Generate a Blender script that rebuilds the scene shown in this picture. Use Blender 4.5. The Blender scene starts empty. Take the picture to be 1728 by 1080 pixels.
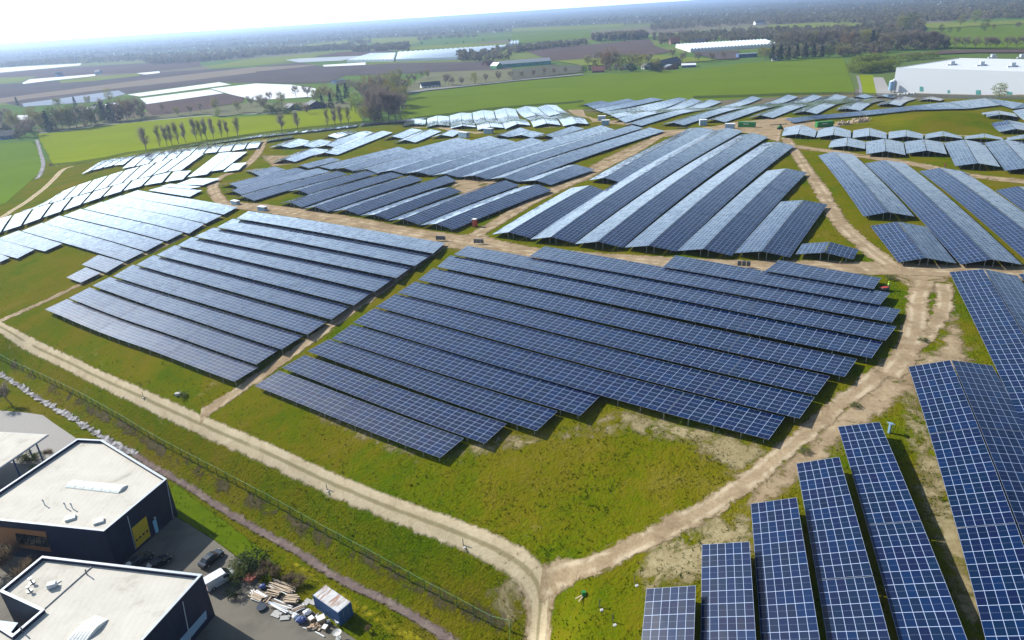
import bpy, math, random
import numpy as np
from mathutils import Vector, Matrix
random.seed(7); RNG = np.random.default_rng(7)
S = bpy.context.scene
C = S.collection
rad = math.radians
# ------------------------------------------------------------------ camera model
CAMZ = 80.0; FPX = 1152.0; PITCH = rad(24.2524); ROLL = rad(-3.56)
_F = np.array([0, math.cos(PITCH), -math.sin(PITCH)]); _r = np.array([1., 0, 0]); _u = np.cross(_r, _F)
_R = math.cos(ROLL)*_r + math.sin(ROLL)*_u; _U = -math.sin(ROLL)*_r + math.cos(ROLL)*_u
def ray(x, y): return _F + (x-864)/FPX*_R - (y-540)/FPX*_U
def gp(x, y, z=0.0):
    d = ray(x, y); t = (z-CAMZ)/d[2]
    return np.array([d[0]*t, d[1]*t, z])
def depth(p): return float((np.array(p)-np.array([0, 0, CAMZ])) @ _F)
# ------------------------------------------------------------------ terrain (a landfill hill on a plain)
CTRL = [  # photo x, y, ground height
 (100,800,0),(300,1000,0),(600,1060,0),(0,660,0),(-150,760,0),(150,900,0),(400,900,0),(300,815,0),(100,690,0),(450,915,.3),(700,1070,1),(560,1000,0),(-150,620,0),(0,1000,0),
 (0,597,3.5),(150,690,3.5),(300,765,4),(450,850,4.5),(600,925,5),(860,1050,7),(740,1000,5.5),(860,1100,8),
 (-80,515,7),(0,552,8),(200,652,8.5),(320,705,9),(460,770,9.5),(600,832,10),(760,895,11),(905,975,12),(905,1075,11.5),
 (100,515,14),(230,580,14),(395,650,14.5),(470,690,14.5),(600,720,15.5),(745,780,16.5),(920,800,16),(1000,900,14.5),(1130,860,17),
 (1130,1000,15.5),(1185,930,17),(1270,860,19),(1400,900,20),(1450,720,22.5),(1100,1100,14),(1400,1100,18),(1650,1000,22),(1560,700,23.5),(1700,720,24.5),
 (900,740,18),(1080,700,20),(1290,745,21.5),(1300,600,23),(1480,560,24),(1000,550,22),(800,560,20.5),(650,560,19),(500,570,17),(300,490,17),(400,440,19),(200,420,16.5),(80,440,15),
 (560,460,21),(750,410,22.5),(950,430,24),(1250,445,25),(1500,455,25),(1650,460,25),
 (600,350,23),(850,340,24),(1050,330,25),(1250,330,25.5),(1450,330,25.5),(1650,330,26),(1800,350,26),
 (430,310,20.5),(300,340,17.5),(150,345,14),(0,375,12),(-120,420,11),(250,290,13.5),(400,262,14.5),
 (500,262,17),(650,235,16),(800,230,18),(960,240,21),(1150,225,20),(1340,232,21),(1500,240,22),(1680,240,22.5),(1800,250,22),
 (700,207,12),(850,195,12.5),(1000,185,12.5),(1200,180,12.5),(1350,175,13),(1500,172,13),(1650,178,14),(1800,185,14),
 (120,290,9),(0,330,7.5),(60,310,7),(-100,360,6),(250,255,7.5),(420,228,8),(560,210,8),(660,200,8.5),
]
def _hitz(x, y, z): return gp(x, y, z)[:2]
_P = np.array([_hitz(a, b, z) for a, b, z in CTRL]); _Z = np.array([c[2] for c in CTRL], float)
# plain all round
_ring = [(-60,620,2),(200,640,1),(500,640,1),(-320,560,0),(-420,420,0),(-330,330,1.5),(-450,200,0),(-300,140,0),(-200,60,0),(-120,-60,0),(60,-80,6),(200,-60,14),(330,60,20),(420,200,20),(480,380,12),(420,560,3),(700,600,0),(650,200,8)]
_P = np.vstack([_P, np.array([(a, b) for a, b, c in _ring], float)]); _Z = np.concatenate([_Z, [c for a, b, c in _ring]])
def _phi(r2): return 0.5*r2*np.log(np.maximum(r2, 1e-9))
_n = len(_P); _sc = 100.0
_A = np.zeros((_n+3, _n+3)); _q = _P/_sc
_A[:_n, :_n] = _phi(((_q[:, None]-_q[None])**2).sum(-1)) + np.eye(_n)*0.35
_A[:_n, _n] = 1; _A[:_n, _n+1:] = _q; _A[_n, :_n] = 1; _A[_n+1:, :_n] = _q.T
_W = np.linalg.solve(_A, np.concatenate([_Z, [0, 0, 0]]))
def dist_poly(P, L, closed=False):
    """distance of points P(n,2) to polyline L, plus inside flag when closed"""
    d = np.full(len(P), 1e9); ins = np.zeros(len(P), bool); n = len(L)
    for i in range(n if closed else n-1):
        a, b = L[i], L[(i+1) % n]; ab = b-a; l2 = max(ab@ab, 1e-9)
        t = np.clip(((P-a)@ab)/l2, 0, 1); q = a+t[:, None]*ab
        d = np.minimum(d, np.hypot(P[:, 0]-q[:, 0], P[:, 1]-q[:, 1]))
        if closed:
            c = (a[1] > P[:, 1]) != (b[1] > P[:, 1])
            with np.errstate(divide='ignore', invalid='ignore'):
                xi = (b[0]-a[0])*(P[:, 1]-a[1])/(b[1]-a[1])+a[0]
            ins ^= c & (P[:, 0] < xi)
    return d, ins
MOUND = None
YARD = np.array([gp(a, b)[:2] for a, b in [(-260,560),(0,634),(100,699),(228,770),(300,814),(407,882),(507,936),(607,995),(707,1048),(860,1135),(300,1300),(-500,1100)]])
def sstep(a, b, v):
    t = np.clip((v-a)/(b-a), 0, 1); return t*t*(3-2*t)
def terrain(x, y):
    x = np.asarray(x, float); y = np.asarray(y, float)
    sh = x.shape; X = np.stack([x.ravel(), y.ravel()], -1)
    near = (np.abs(X[:, 0]) < 900) & (X[:, 1] < 900) & (X[:, 1] > -200)
    z = np.zeros(len(X)); Q = X[near]/_sc; out = np.zeros(len(Q))
    for i in range(0, len(Q), 20000):
        q = Q[i:i+20000]
        out[i:i+20000] = _phi(((q[:, None]-_q[None])**2).sum(-1)) @ _W[:_n] + _W[_n] + q @ _W[_n+1:]
    xx, yy = X[near, 0], X[near, 1]
    f = (1-sstep(430, 620, yy))*(1-sstep(420, 640, np.abs(xx)))
    out = np.clip(out, 0, 26.5)*f
    yd = (xx > YARD[:, 0].min()-10) & (xx < YARD[:, 0].max()+10) & (yy > YARD[:, 1].min()-10) & (yy < YARD[:, 1].max()+10)
    if yd.any():
        dd, ii = dist_poly(np.stack([xx[yd], yy[yd]], -1), YARD, True)
        out[yd] = out[yd]*np.where(ii, 0, sstep(0, 11, dd))
    if MOUND is not None:
        c, ex, ey, lx, ly, h = MOUND
        d = np.stack([xx-c[0], yy-c[1]], -1)
        s = (np.abs(d@ex)/lx)**4 + (np.abs(d@ey)/ly)**3
        out = out + h*np.exp(-s*1.1)
    z[near] = out
    return z.reshape(sh)
def tz(x, y): return float(terrain(np.array([x]), np.array([y]))[0])
def hit(px, py, h=0.0):
    """the point of the hill surface (raised by h) that photo pixel px,py looks at"""
    d = ray(px, py)
    def zz(t):
        return CAMZ+d[2]*t-h-tz(d[0]*t, d[1]*t)
    if d[2] >= -1e-6: raise ValueError('sky')
    tmax = CAMZ/-d[2]*1.02+1
    ts = np.linspace(tmax*0.25, tmax, 140)
    v = CAMZ+d[2]*ts-h-terrain(d[0]*ts, d[1]*ts)
    k = np.argmax(v <= 0)
    if v[k] > 0: t = (CAMZ-h)/-d[2]
    else:
        a, b = ts[max(k-1, 0)], ts[k]
        for _ in range(22):
            m = .5*(a+b)
            if zz(m) > 0: a = m
            else: b = m
        t = .5*(a+b)
    return np.array([d[0]*t, d[1]*t, CAMZ+d[2]*t])
_c = hit(1580, 206); _e1 = hit(1480, 210); _e2 = hit(1680, 203)
_ex = (_e2-_e1)[:2]; _lx = np.linalg.norm(_ex)/2; _ex = _ex/np.linalg.norm(_ex); _ey = np.array([-_ex[1], _ex[0]])
_fy = abs((hit(1580, 219)-_c)[:2] @ _ey)
MOUND = (_c[:2]-_ey*1.0*np.sign(_ey[1]), _ex, _ey, _lx*.92, max(_fy*.9, 6.5), 3.9)
# ------------------------------------------------------------------ helpers
def link(o, parent=None):
    C.objects.link(o)
    if parent is not None: o.parent = parent
    return o
def mesh(name, V, Fs, mat, parent=None, uv=None, smooth=False, attr=None, loc=None):
    me = bpy.data.meshes.new(name)
    V = np.asarray(V, float)
    me.from_pydata([tuple(v) for v in V], [], Fs)
    if mat is not None:
        for m in (mat if isinstance(mat, (list, tuple)) else [mat]): me.materials.append(m)
    if uv is not None:
        l = me.uv_layers.new(name='UVMap')
        flat = np.zeros(len(me.loops)*2)
        flat[:] = np.asarray(uv, float).reshape(-1)
        l.data.foreach_set('uv', flat)
    if attr:
        for k, vals in attr.items():
            a = me.attributes.new(k, 'FLOAT', 'POINT'); a.data.foreach_set('value', np.asarray(vals, np.float32))
    if smooth: me.polygons.foreach_set('use_smooth', np.ones(len(me.polygons), bool))
    me.update()
    o = bpy.data.objects.new(name, me)
    if loc is not None: o.location = loc
    return link(o, parent)
def bigmesh(name, V, F, nper, mat, attr=None, smooth=False, parent=None, col=None):
    """fast mesh from arrays: V (n,3), F (m,nper)"""
    me = bpy.data.meshes.new(name); V = np.ascontiguousarray(V, np.float32); F = np.ascontiguousarray(F, np.int32)
    me.vertices.add(len(V)); me.vertices.foreach_set('co', V.ravel())
    me.loops.add(F.size); me.loops.foreach_set('vertex_index', F.ravel())
    me.polygons.add(len(F)); me.polygons.foreach_set('loop_start', np.arange(0, F.size, nper, dtype=np.int32))
    try: me.polygons.foreach_set('loop_total', np.full(len(F), nper, np.int32))
    except Exception: pass
    if attr:
        for k, vals in attr.items():
            a = me.attributes.new(k, 'FLOAT', 'POINT'); a.data.foreach_set('value', np.asarray(vals, np.float32))
    if mat: me.materials.append(mat)
    me.update(calc_edges=True)
    if smooth: me.polygons.foreach_set('use_smooth', np.ones(len(F), bool))
    o = bpy.data.objects.new(name, me)
    return link(o, parent)
def tag(o, label=None, cat=None, group=None, kind=None):
    if label: o['label'] = label
    if cat: o['category'] = cat
    if group: o['group'] = group
    if kind: o['kind'] = kind
    return o
def thing(name, label, cat, loc=(0, 0, 0), rz=0.0, group=None):
    o = bpy.data.objects.new(name, None); o.location = tuple(float(v) for v in loc); o.rotation_euler = (0, 0, rz)
    o.empty_display_size = .3
    C.objects.link(o); return tag(o, label, cat, group)
class MB:
    """collects boxes, bars and prisms into one mesh"""
    def __init__(s): s.V = []; s.F = []
    def add(s, V, F):
        k = len(s.V); s.V += [tuple(v) for v in V]; s.F += [tuple(i+k for i in f) for f in F]; return s
    def box(s, c, sz, rz=0.0, M=None):
        x, y, z = [v/2 for v in sz]; P = [(-x,-y,-z),(x,-y,-z),(x,y,-z),(-x,y,-z),(-x,-y,z),(x,-y,z),(x,y,z),(-x,y,z)]
        R = Matrix.Rotation(rz, 3, 'Z') if M is None else M
        P = [R@Vector(p)+Vector(c) for p in P]
        return s.add(P, [(3,2,1,0),(4,5,6,7),(0,1,5,4),(1,2,6,5),(2,3,7,6),(3,0,4,7)])
    def bar(s, a, b, w, n=4, w2=None):
        a = Vector(a); b = Vector(b); d = (b-a)
        if d.length < 1e-6: return s
        d.normalize(); q = d.to_track_quat('Z', 'Y'); w2 = w if w2 is None else w2
        ph = math.pi/4 if n == 4 else 0
        V = [a+q@Vector((math.cos(2*math.pi*i/n+ph)*w, math.sin(2*math.pi*i/n+ph)*w, 0)) for i in range(n)] + \
            [b+q@Vector((math.cos(2*math.pi*i/n+ph)*w2, math.sin(2*math.pi*i/n+ph)*w2, 0)) for i in range(n)]
        F = [(i, (i+1) % n, n+(i+1) % n, n+i) for i in range(n)] + [tuple(reversed(range(n))), tuple(range(n, 2*n))]
        return s.add(V, F)
    def prism(s, poly, z0, z1):
        n = len(poly)
        a2 = sum(poly[i][0]*poly[(i+1) % n][1]-poly[(i+1) % n][0]*poly[i][1] for i in range(n))
        if a2 < 0: poly = poly[::-1]
        V = [(p[0], p[1], z0) for p in poly]+[(p[0], p[1], z1) for p in poly]
        F = [tuple(reversed(range(n))), tuple(range(n, 2*n))]+[(i, (i+1) % n, n+(i+1) % n, n+i) for i in range(n)]
        return s.add(V, F)
    def build(s, name, mat, parent=None, smooth=False, loc=None): return mesh(name, s.V, s.F, mat, parent, smooth=smooth, loc=loc)
# ------------------------------------------------------------------ materials
class NT:
    def __init__(s, name):
        s.m = bpy.data.materials.new(name); s.m.use_nodes = True; s.t = s.m.node_tree; s.t.nodes.clear()
        s.out = s.n('ShaderNodeOutputMaterial')
    def n(s, typ, **kw):
        nd = s.t.nodes.new(typ)
        for k, v in kw.items():
            if k == 'inp':
                for kk, vv in v.items():
                    if hasattr(vv, 'is_linked') or isinstance(vv, bpy.types.NodeSocket): s.t.links.new(vv, nd.inputs[kk])
                    else: nd.inputs[kk].default_value = vv
            else: setattr(nd, k, v)
        return nd
    def math(s, op, a, b=None, c=None, clamp=False):
        nd = s.n('ShaderNodeMath', operation=op, use_clamp=clamp)
        for i, v in enumerate((a, b, c)):
            if v is None: continue
            if isinstance(v, bpy.types.NodeSocket): s.t.links.new(v, nd.inputs[i])
            else: nd.inputs[i].default_value = v
        return nd.outputs[0]
    def mix(s, f, a, b):
        nd = s.n('ShaderNodeMix', data_type='RGBA')
        for i, v in ((0, f), (6, a), (7, b)):
            if isinstance(v, bpy.types.NodeSocket): s.t.links.new(v, nd.inputs[i])
            else: nd.inputs[i].default_value = v if i == 0 else (*v, 1) if len(v) == 3 else v
        return nd.outputs[2]
    def ramp(s, f, stops):
        nd = s.n('ShaderNodeValToRGB'); e = nd.color_ramp.elements
        while len(e) < len(stops): e.new(0.5)
        for i, (p, c) in enumerate(stops): e[i].position = p; e[i].color = (*c, 1)
        s.t.links.new(f, nd.inputs[0]); return nd.outputs[0]
    def noise(s, vec, scale, detail=4, rough=.55, dist=0.0):
        nd = s.n('ShaderNodeTexNoise', inp={'Scale': scale, 'Detail': detail, 'Roughness': rough, 'Distortion': dist})
        if vec is not None: s.t.links.new(vec, nd.inputs['Vector'])
        return nd.outputs['Fac']
    def pos(s): return s.n('ShaderNodeNewGeometry').outputs['Position']
    def attr(s, name): return s.n('ShaderNodeAttribute', attribute_name=name).outputs['Fac']
    def smooth(s, v, a, b):
        nd = s.n('ShaderNodeMapRange', interpolation_type='SMOOTHSTEP', inp={'Value': v, 'From Min': a, 'From Max': b}); return nd.outputs[0]
    def bsdf(s, col, rough=.7, normal=None, metal=0.0, spec=.5, alpha=None):
        b = s.n('ShaderNodeBsdfPrincipled')
        for k, v in (('Base Color', col), ('Roughness', rough), ('Metallic', metal), ('Normal', normal), ('Alpha', alpha), ('Specular IOR Level', spec)):
            if v is None: continue
            if isinstance(v, bpy.types.NodeSocket): s.t.links.new(v, b.inputs[k])
            else: b.inputs[k].default_value = (*v, 1) if k == 'Base Color' else v
        s.t.links.new(b.outputs[0], s.out.inputs['Surface']); return b
    def bump(s, h, strength=.5, dist=.1):
        return s.n('ShaderNodeBump', inp={'Height': h, 'Strength': strength, 'Distance': dist}).outputs[0]
def simple(name, col, rough=.6, metal=0.0, var=.12, scale=3.0, spec=.5):
    t = NT(name); p = t.pos(); n = t.noise(p, scale, 5, .6)
    a = tuple(c*(1-var) for c in col); b = tuple(min(1, c*(1+var)) for c in col)
    t.bsdf(t.ramp(n, [(.3, a), (.7, b)]), rough, None, metal, spec); return t.m
MAT = {}
for k, c, r, me_ in [('steel', (.36, .37, .36), .45, .6), ('darksteel', (.12, .125, .13), .5, .3), ('panelback', (.025, .026, .03), .6, 0), ('whitepaint', (.75, .76, .76), .45, 0), ('greypaint', (.42, .46, .50), .45, 0),
     ('greenpaint', (.015, .19, .035), .45, 0), ('redpaint', (.42, .03, .025), .4, 0), ('bluepaint', (.05, .15, .32), .45, 0), ('navy', (.012, .017, .045), .55, 0), ('bluetrim', (.07, .13, .27), .4, 0),
     ('membrane', (.55, .54, .50), .75, 0), ('lightblue', (.24, .38, .52), .5, 0), ('yellowdoor', (.60, .42, .012), .45, 0), ('cyandoor', (.25, .55, .75), .4, 0),
     ('wood', (.32, .13, .045), .6, 0), ('plank', (.46, .36, .25), .8, 0), ('oldwood', (.23, .17, .12), .85, 0), ('black', (.012, .013, .016), .5, 0), ('rubber', (.014, .014, .015), .8, 0), ('concrete', (.40, .39, .36), .85, 0),
     ('whiteplastic', (.72, .72, .70), .4, 0), ('skylight', (.74, .76, .70), .3, 0), ('clay', (.36, .10, .06), .8, 0), ('rooftile', (.22, .08, .055), .8, 0), ('darkroof', (.045, .05, .06), .6, 0),
     ('brick', (.23, .12, .08), .85, 0), ('bark', (.15, .12, .09), .9, 0), ('cladwhite', (.62, .64, .65), .5, 0), ('teal', (.06, .24, .22), .5, 0), ('hivis', (.55, .85, .05), .6, 0), ('denim', (.04, .05, .09), .8, 0),
     ('skin', (.45, .27, .19), .6, 0), ('cardboard', (.36, .25, .15), .8, 0), ('bluebag', (.05, .08, .22), .5, 0), ('fencegreen', (.03, .16, .05), .5, 0), ('soilheap', (.36, .27, .17), .9, 0)]:
    MAT[k] = simple(k, c, r, me_)
def carpaint(name, col):
    t = NT(name); b = t.bsdf(col, .28, None, .3); b.inputs['Coat Weight'].default_value = .6; b.inputs['Coat Roughness'].default_value = .05; return t.m
MAT['carblack'] = carpaint('carblack', (.010, .014, .022)); MAT['carwhite'] = carpaint('carwhite', (.72, .73, .74)); MAT['carblue'] = carpaint('carblue', (.02, .12, .2)); MAT['cargrey'] = carpaint('cargrey', (.035, .04, .05))
def glassdark():
    t = NT('darkglass'); t.bsdf((.012, .016, .02), .06, None, 0, .6); return t.m
MAT['glass'] = glassdark()
def corrugated(name, col, rust=None):
    t = NT(name); tc = t.n('ShaderNodeTexCoord').outputs['Object']; n = t.noise(tc, 1.2, 5, .6)
    c = t.ramp(n, [(.35, tuple(v*.85 for v in col)), (.7, tuple(min(1, v*1.1) for v in col))])
    if rust:
        mp = t.n('ShaderNodeMapping', inp={'Vector': tc, 'Scale': (2.6, .35, 1)}).outputs[0]
        r = t.smooth(t.noise(mp, 1.0, 5, .65), .5, .62); c = t.mix(r, c, rust)
    t.bsdf(c, .55); return t.m
MAT['containerblue'] = corrugated('containerblue', (.035, .10, .24)); MAT['containerroof'] = corrugated('containerroof', (.55, .55, .54), (.30, .16, .09))
def panel_material():
    t = NT('solar_glass'); uv = t.n('ShaderNodeUVMap', uv_map='UVMap').outputs[0]
    sp = t.n('ShaderNodeSeparateXYZ', inp={0: uv}); u, v = sp.outputs[0], sp.outputs[1]
    fu, fv = t.math('FRACT', u), t.math('FRACT', v)
    du = t.math('MULTIPLY', t.math('MINIMUM', fu, t.math('SUBTRACT', 1, fu)), 1.69); dv = t.math('MINIMUM', fv, t.math('SUBTRACT', 1, fv))
    lu = t.smooth(du, .034, .018); lv = t.smooth(dv, .030, .014); line = t.math('MAXIMUM', lu, lv)
    mid = t.smooth(t.math('ABSOLUTE', t.math('SUBTRACT', fu, .5)), .012, .006)
    dash = t.math('GREATER_THAN', t.math('FRACT', t.math('MULTIPLY', fv, 6)), .35)
    mid = t.math('MULTIPLY', t.math('MULTIPLY', mid, dash), .5)
    cell = t.n('ShaderNodeCombineXYZ', inp={0: t.math('FLOOR', u), 1: t.math('FLOOR', v), 2: t.math('MULTIPLY', t.n('ShaderNodeObjectInfo').outputs['Random'], 97.0)}).outputs[0]
    wn = t.n('ShaderNodeTexWhiteNoise', noise_dimensions='3D', inp={0: cell})
    hue = t.ramp(wn.outputs['Value'], [(0, (.001, .008, .032)), (.3, (.001, .013, .042)), (.6, (.003, .008, .040)), (1, (.001, .016, .062))])
    col = t.mix(mid, hue, (.30, .36, .45)); col = t.mix(line, col, (.36, .43, .58))
    # each module sits at a very slightly different angle
    off = t.n('ShaderNodeVectorMath', operation='SUBTRACT', inp={0: wn.outputs['Color'], 1: (.5, .5, .5)}).outputs[0]
    off = t.n('ShaderNodeVectorMath', operation='SCALE', inp={0: off, 'Scale': .038}).outputs[0]
    nm = t.n('ShaderNodeVectorMath', operation='ADD', inp={0: t.n('ShaderNodeNewGeometry').outputs['Normal'], 1: off}).outputs[0]
    nm = t.n('ShaderNodeVectorMath', operation='NORMALIZE', inp={0: nm}).outputs[0]
    b = t.bsdf(col, .40, nm, 0, .09); b.inputs['IOR'].default_value = 1.45
    b.inputs['Coat Weight'].default_value = 1.0; b.inputs['Coat Roughness'].default_value = .08; b.inputs['Coat IOR'].default_value = 1.36; t.t.links.new(nm, b.inputs['Coat Normal'])
    return t.m
MAT['panel'] = panel_material()
def navy_cladding():
    t = NT('navy_cladding'); p = t.pos(); sp = t.n('ShaderNodeSeparateXYZ', inp={0: p}); k = t.math('ADD', sp.outputs[0], t.math('MULTIPLY', sp.outputs[1], .6))
    g = t.smooth(t.math('ABSOLUTE', t.math('SUBTRACT', t.math('FRACT', t.math('MULTIPLY', k, .55)), .5)), .47, .495); n = t.noise(p, .5, 5, .6)
    hl = t.smooth(t.math('ABSOLUTE', t.math('SUBTRACT', t.math('FRACT', t.math('MULTIPLY', sp.outputs[2], .26)), .5)), .485, .497)
    c = t.ramp(n, [(.3, (.011, .016, .042)), (.7, (.016, .023, .058))]); c = t.mix(t.math('MULTIPLY', t.math('MAXIMUM', g, hl), .7), c, (.004, .005, .012)); t.bsdf(c, .5, None, 0, .25); return t.m
MAT['navyclad'] = navy_cladding()
def foliage(name, stops, rough=.75, trans=.4):
    """leaf colour from a per-leaf random attribute"""
    t = NT(name); a = t.attr('tone'); oi = t.n('ShaderNodeObjectInfo').outputs['Random']
    f = t.math('ADD', t.math('MULTIPLY', a, .8), t.math('MULTIPLY', oi, .2))
    c = t.ramp(f, stops)
    d = t.n('ShaderNodeBsdfDiffuse', inp={'Color': c}).outputs[0]; tr = t.n('ShaderNodeBsdfTranslucent', inp={'Color': c}).outputs[0]
    m = t.n('ShaderNodeMixShader', inp={0: trans, 1: d, 2: tr}).outputs[0]; t.t.links.new(m, t.out.inputs['Surface']); return t.m
FOL = {
 'bare': foliage('twigs_bare', [(0, (.15, .125, .09)), (.5, (.23, .195, .14)), (1, (.31, .26, .18))]),
 'purple': foliage('twigs_purple', [(0, (.14, .105, .09)), (.5, (.20, .155, .13)), (1, (.26, .21, .16))]),
 'bud': foliage('buds_olive', [(0, (.16, .15, .055)), (.5, (.25, .235, .075)), (1, (.32, .31, .10))]),
 'green': foliage('leaves_green', [(0, (.06, .08, .025)), (.5, (.10, .13, .035)), (1, (.15, .18, .05))]),
 'yellow': foliage('leaves_yellow', [(0, (.15, .14, .02)), (.5, (.24, .22, .03)), (1, (.32, .30, .05))]),
 'dark': foliage('needles_dark', [(0, (.012, .022, .014)), (.5, (.022, .04, .02)), (1, (.04, .06, .028))]),
 'orange': foliage('buds_orange', [(0, (.16, .10, .05)), (.5, (.23, .15, .07)), (1, (.28, .20, .09))]),
 'lime': foliage('leaves_lime', [(0, (.12, .15, .02)), (.5, (.20, .24, .035)), (1, (.27, .32, .06))]),
 'dry': foliage('dry_stems', [(0, (.12, .085, .055)), (.5, (.21, .16, .10)), (1, (.32, .25, .16))]),
 'grass': foliage('grass_blades', [(0, (.035, .075, .003)), (.4, (.060, .098, .003)), (.75, (.095, .11, .005)), (1, (.14, .125, .012))], trans=.35),
 'wood': foliage('far_wood', [(0, (.065, .080, .040)), (.3, (.12, .115, .065)), (.6, (.18, .145, .10)), (1, (.19, .20, .07))]),
}
# ------------------------------------------------------------------ ground sheet
def axis(lo_f, hi_f, s1, lo_m, hi_m, s2, lo, hi, g):
    a = list(np.arange(lo_f, hi_f+1e-6, s1)); x = a[-1]
    while x < hi_m: x += s2; a.append(x)
    st = s2
    while x < hi: st *= g; x += st; a.append(x)
    x = a[0]; pre = []
    while x > lo_m: x -= s2; pre.append(x)
    st = s2
    while x > lo: st *= g; x -= st; pre.append(x)
    return np.array(pre[::-1]+a)
GX = axis(-150, 190, 1.25, -420, 540, 3.0, -30000, 30000, 1.13)
GY = axis(30, 232, 1.25, -40, 560, 3.0, -400, 42000, 1.07)
XX, YY = np.meshgrid(GX, GY)           # rows = y
ZZ = terrain(XX, YY)
NX, NY = len(GX), len(GY)
# the ditch is a shallow channel in the ground sheet
DITCH = [(-40,600),(0,629),(50,661),(100,692),(150,721),(180,741),(225,763),(250,781),(300,808),(350,840),(407,877),(457,903),(507,931),(557,966),(607,991),(657,1014),(707,1043),(757,1076),(800,1102)]
DW = np.array([hit(a, b)[:2] for a, b in DITCH])
_m = (XX > DW[:, 0].min()-6) & (XX < DW[:, 0].max()+6) & (YY > DW[:, 1].min()-6) & (YY < DW[:, 1].max()+6)
_d, _ = dist_poly(np.stack([XX[_m], YY[_m]], -1), DW)
ZZ[_m] -= 0.75*np.exp(-(_d/1.9)**2)
# small unevenness in the grass near the camera
def vnoise(x, y, s, seed):
    r = np.random.default_rng(seed); T = r.random((64, 64)); u, v = x/s, y/s
    i, j = np.floor(u).astype(int), np.floor(v).astype(int); f, g = u-i, v-j; f = f*f*(3-2*f); g = g*g*(3-2*g)
    a = T[i % 64, j % 64]; b = T[(i+1) % 64, j % 64]; c = T[i % 64, (j+1) % 64]; d = T[(i+1) % 64, (j+1) % 64]
    return (a*(1-f)+b*f)*(1-g)+(c*(1-f)+d*f)*g-.5
ZZ += (vnoise(XX, YY, 4.1, 3)*.22+vnoise(XX, YY, 11., 4)*.3)*(ZZ > 1.5)*(np.abs(XX) < 600)*(YY < 600)
def gz(x, y):
    """height of the ground sheet itself"""
    i = int(np.clip(np.searchsorted(GX, x)-1, 0, NX-2)); j = int(np.clip(np.searchsorted(GY, y)-1, 0, NY-2))
    f = (x-GX[i])/(GX[i+1]-GX[i]); g = (y-GY[j])/(GY[j+1]-GY[j])
    return float((ZZ[j, i]*(1-f)+ZZ[j, i+1]*f)*(1-g)+(ZZ[j+1, i]*(1-f)+ZZ[j+1, i+1]*f)*g)
def hg(px, py):
    p = hit(px, py); p[2] = gz(p[0], p[1]); return p
def ground_material():
    t = NT('grassland'); p = t.pos()
    n1 = t.noise(p, .055, 4, .6, .6); n2 = t.noise(p, .35, 5, .65, .4); n3 = t.noise(p, 2.6, 6, .7)
    f = t.math('ADD', t.math('MULTIPLY', n1, .55), t.math('ADD', t.math('MULTIPLY', n2, .3), t.math('MULTIPLY', n3, .25)))
    g = t.ramp(f, [(.34, (.042, .086, .0015)), (.44, (.070, .105, .0018)), (.52, (.100, .113, .0025)), (.60, (.126, .112, .005)), (.74, (.155, .128, .022))])
    tuft = t.smooth(t.noise(p, .75, 6, .75, .6), .56, .70); g = t.mix(t.math('MULTIPLY', tuft, .22), g, (.030, .072, .001))
    dry = t.smooth(t.noise(p, .16, 6, .7, 1.0), .62, .76)
    g = t.mix(t.math('MULTIPLY', dry, .55), g, (.27, .23, .11))
    # the wide plain: strips of meadow, crop and ploughed soil
    mp = t.n('ShaderNodeMapping', inp={'Vector': p, 'Rotation': (0, 0, .42), 'Scale': (1/520., 1/230., 1)}).outputs[0]
    vo = t.n('ShaderNodeTexVoronoi', voronoi_dimensions='2D', distance='CHEBYCHEV', inp={'Vector': mp, 'Scale': 1.0, 'Randomness': .75})
    cr = t.n('ShaderNodeSeparateColor', inp={0: vo.outputs['Color']}).outputs[0]
    far = t.ramp(cr, [(0, (.085, .145, .030)), (.28, (.10, .10, .075)), (.29, (.10, .16, .03)), (.45, (.12, .095, .075)), (.46, (.14, .17, .045)), (.68, (.10, .14, .04)), (.69, (.15, .13, .09)), (1, (.09, .15, .03))])
    for nd in t.t.nodes:
        if nd.type == 'VALTORGB' and len(nd.color_ramp.elements) == 8: nd.color_ramp.interpolation = 'CONSTANT'
    ln = t.n('ShaderNodeVectorMath', operation='LENGTH', inp={0: p}).outputs['Value']
    mp2 = t.n('ShaderNodeMapping', inp={'Vector': p, 'Rotation': (0, 0, .1), 'Scale': (1/5200., 1/900., 1)}).outputs[0]
    wd = t.smooth(t.noise(mp2, 1.0, 5, .6), .60, .66)
    woodland = t.mix(wd, t.ramp(t.noise(p, .004, 5, .7), [(.35, (.035, .048, .034)), (.65, (.085, .078, .055))]), far)
    far = t.mix(t.smooth(ln, 2600, 4200), far, woodland)
    c = t.mix(t.smooth(ln, 560, 640), g, far)
    h = t.math('ADD', t.math('MULTIPLY', t.noise(p, 1.3, 4, .6), 1.0), t.math('MULTIPLY', n3, .6))
    t.bsdf(c, 1.0, t.bump(h, .7, .4), 0, .0); return t.m
MAT['grass'] = ground_material()
idx = np.arange(NX*NY).reshape(NY, NX)
GF = np.stack([idx[:-1, :-1], idx[:-1, 1:], idx[1:, 1:], idx[1:, :-1]], -1).reshape(-1, 4)
GV = np.stack([XX, YY, ZZ], -1).reshape(-1, 3)
tag(bigmesh('ground', GV, GF, 4, MAT['grass'], smooth=True), kind='structure')
KEEPOUT = []   # (points, closed, half width) where no loose grass grows
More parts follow.
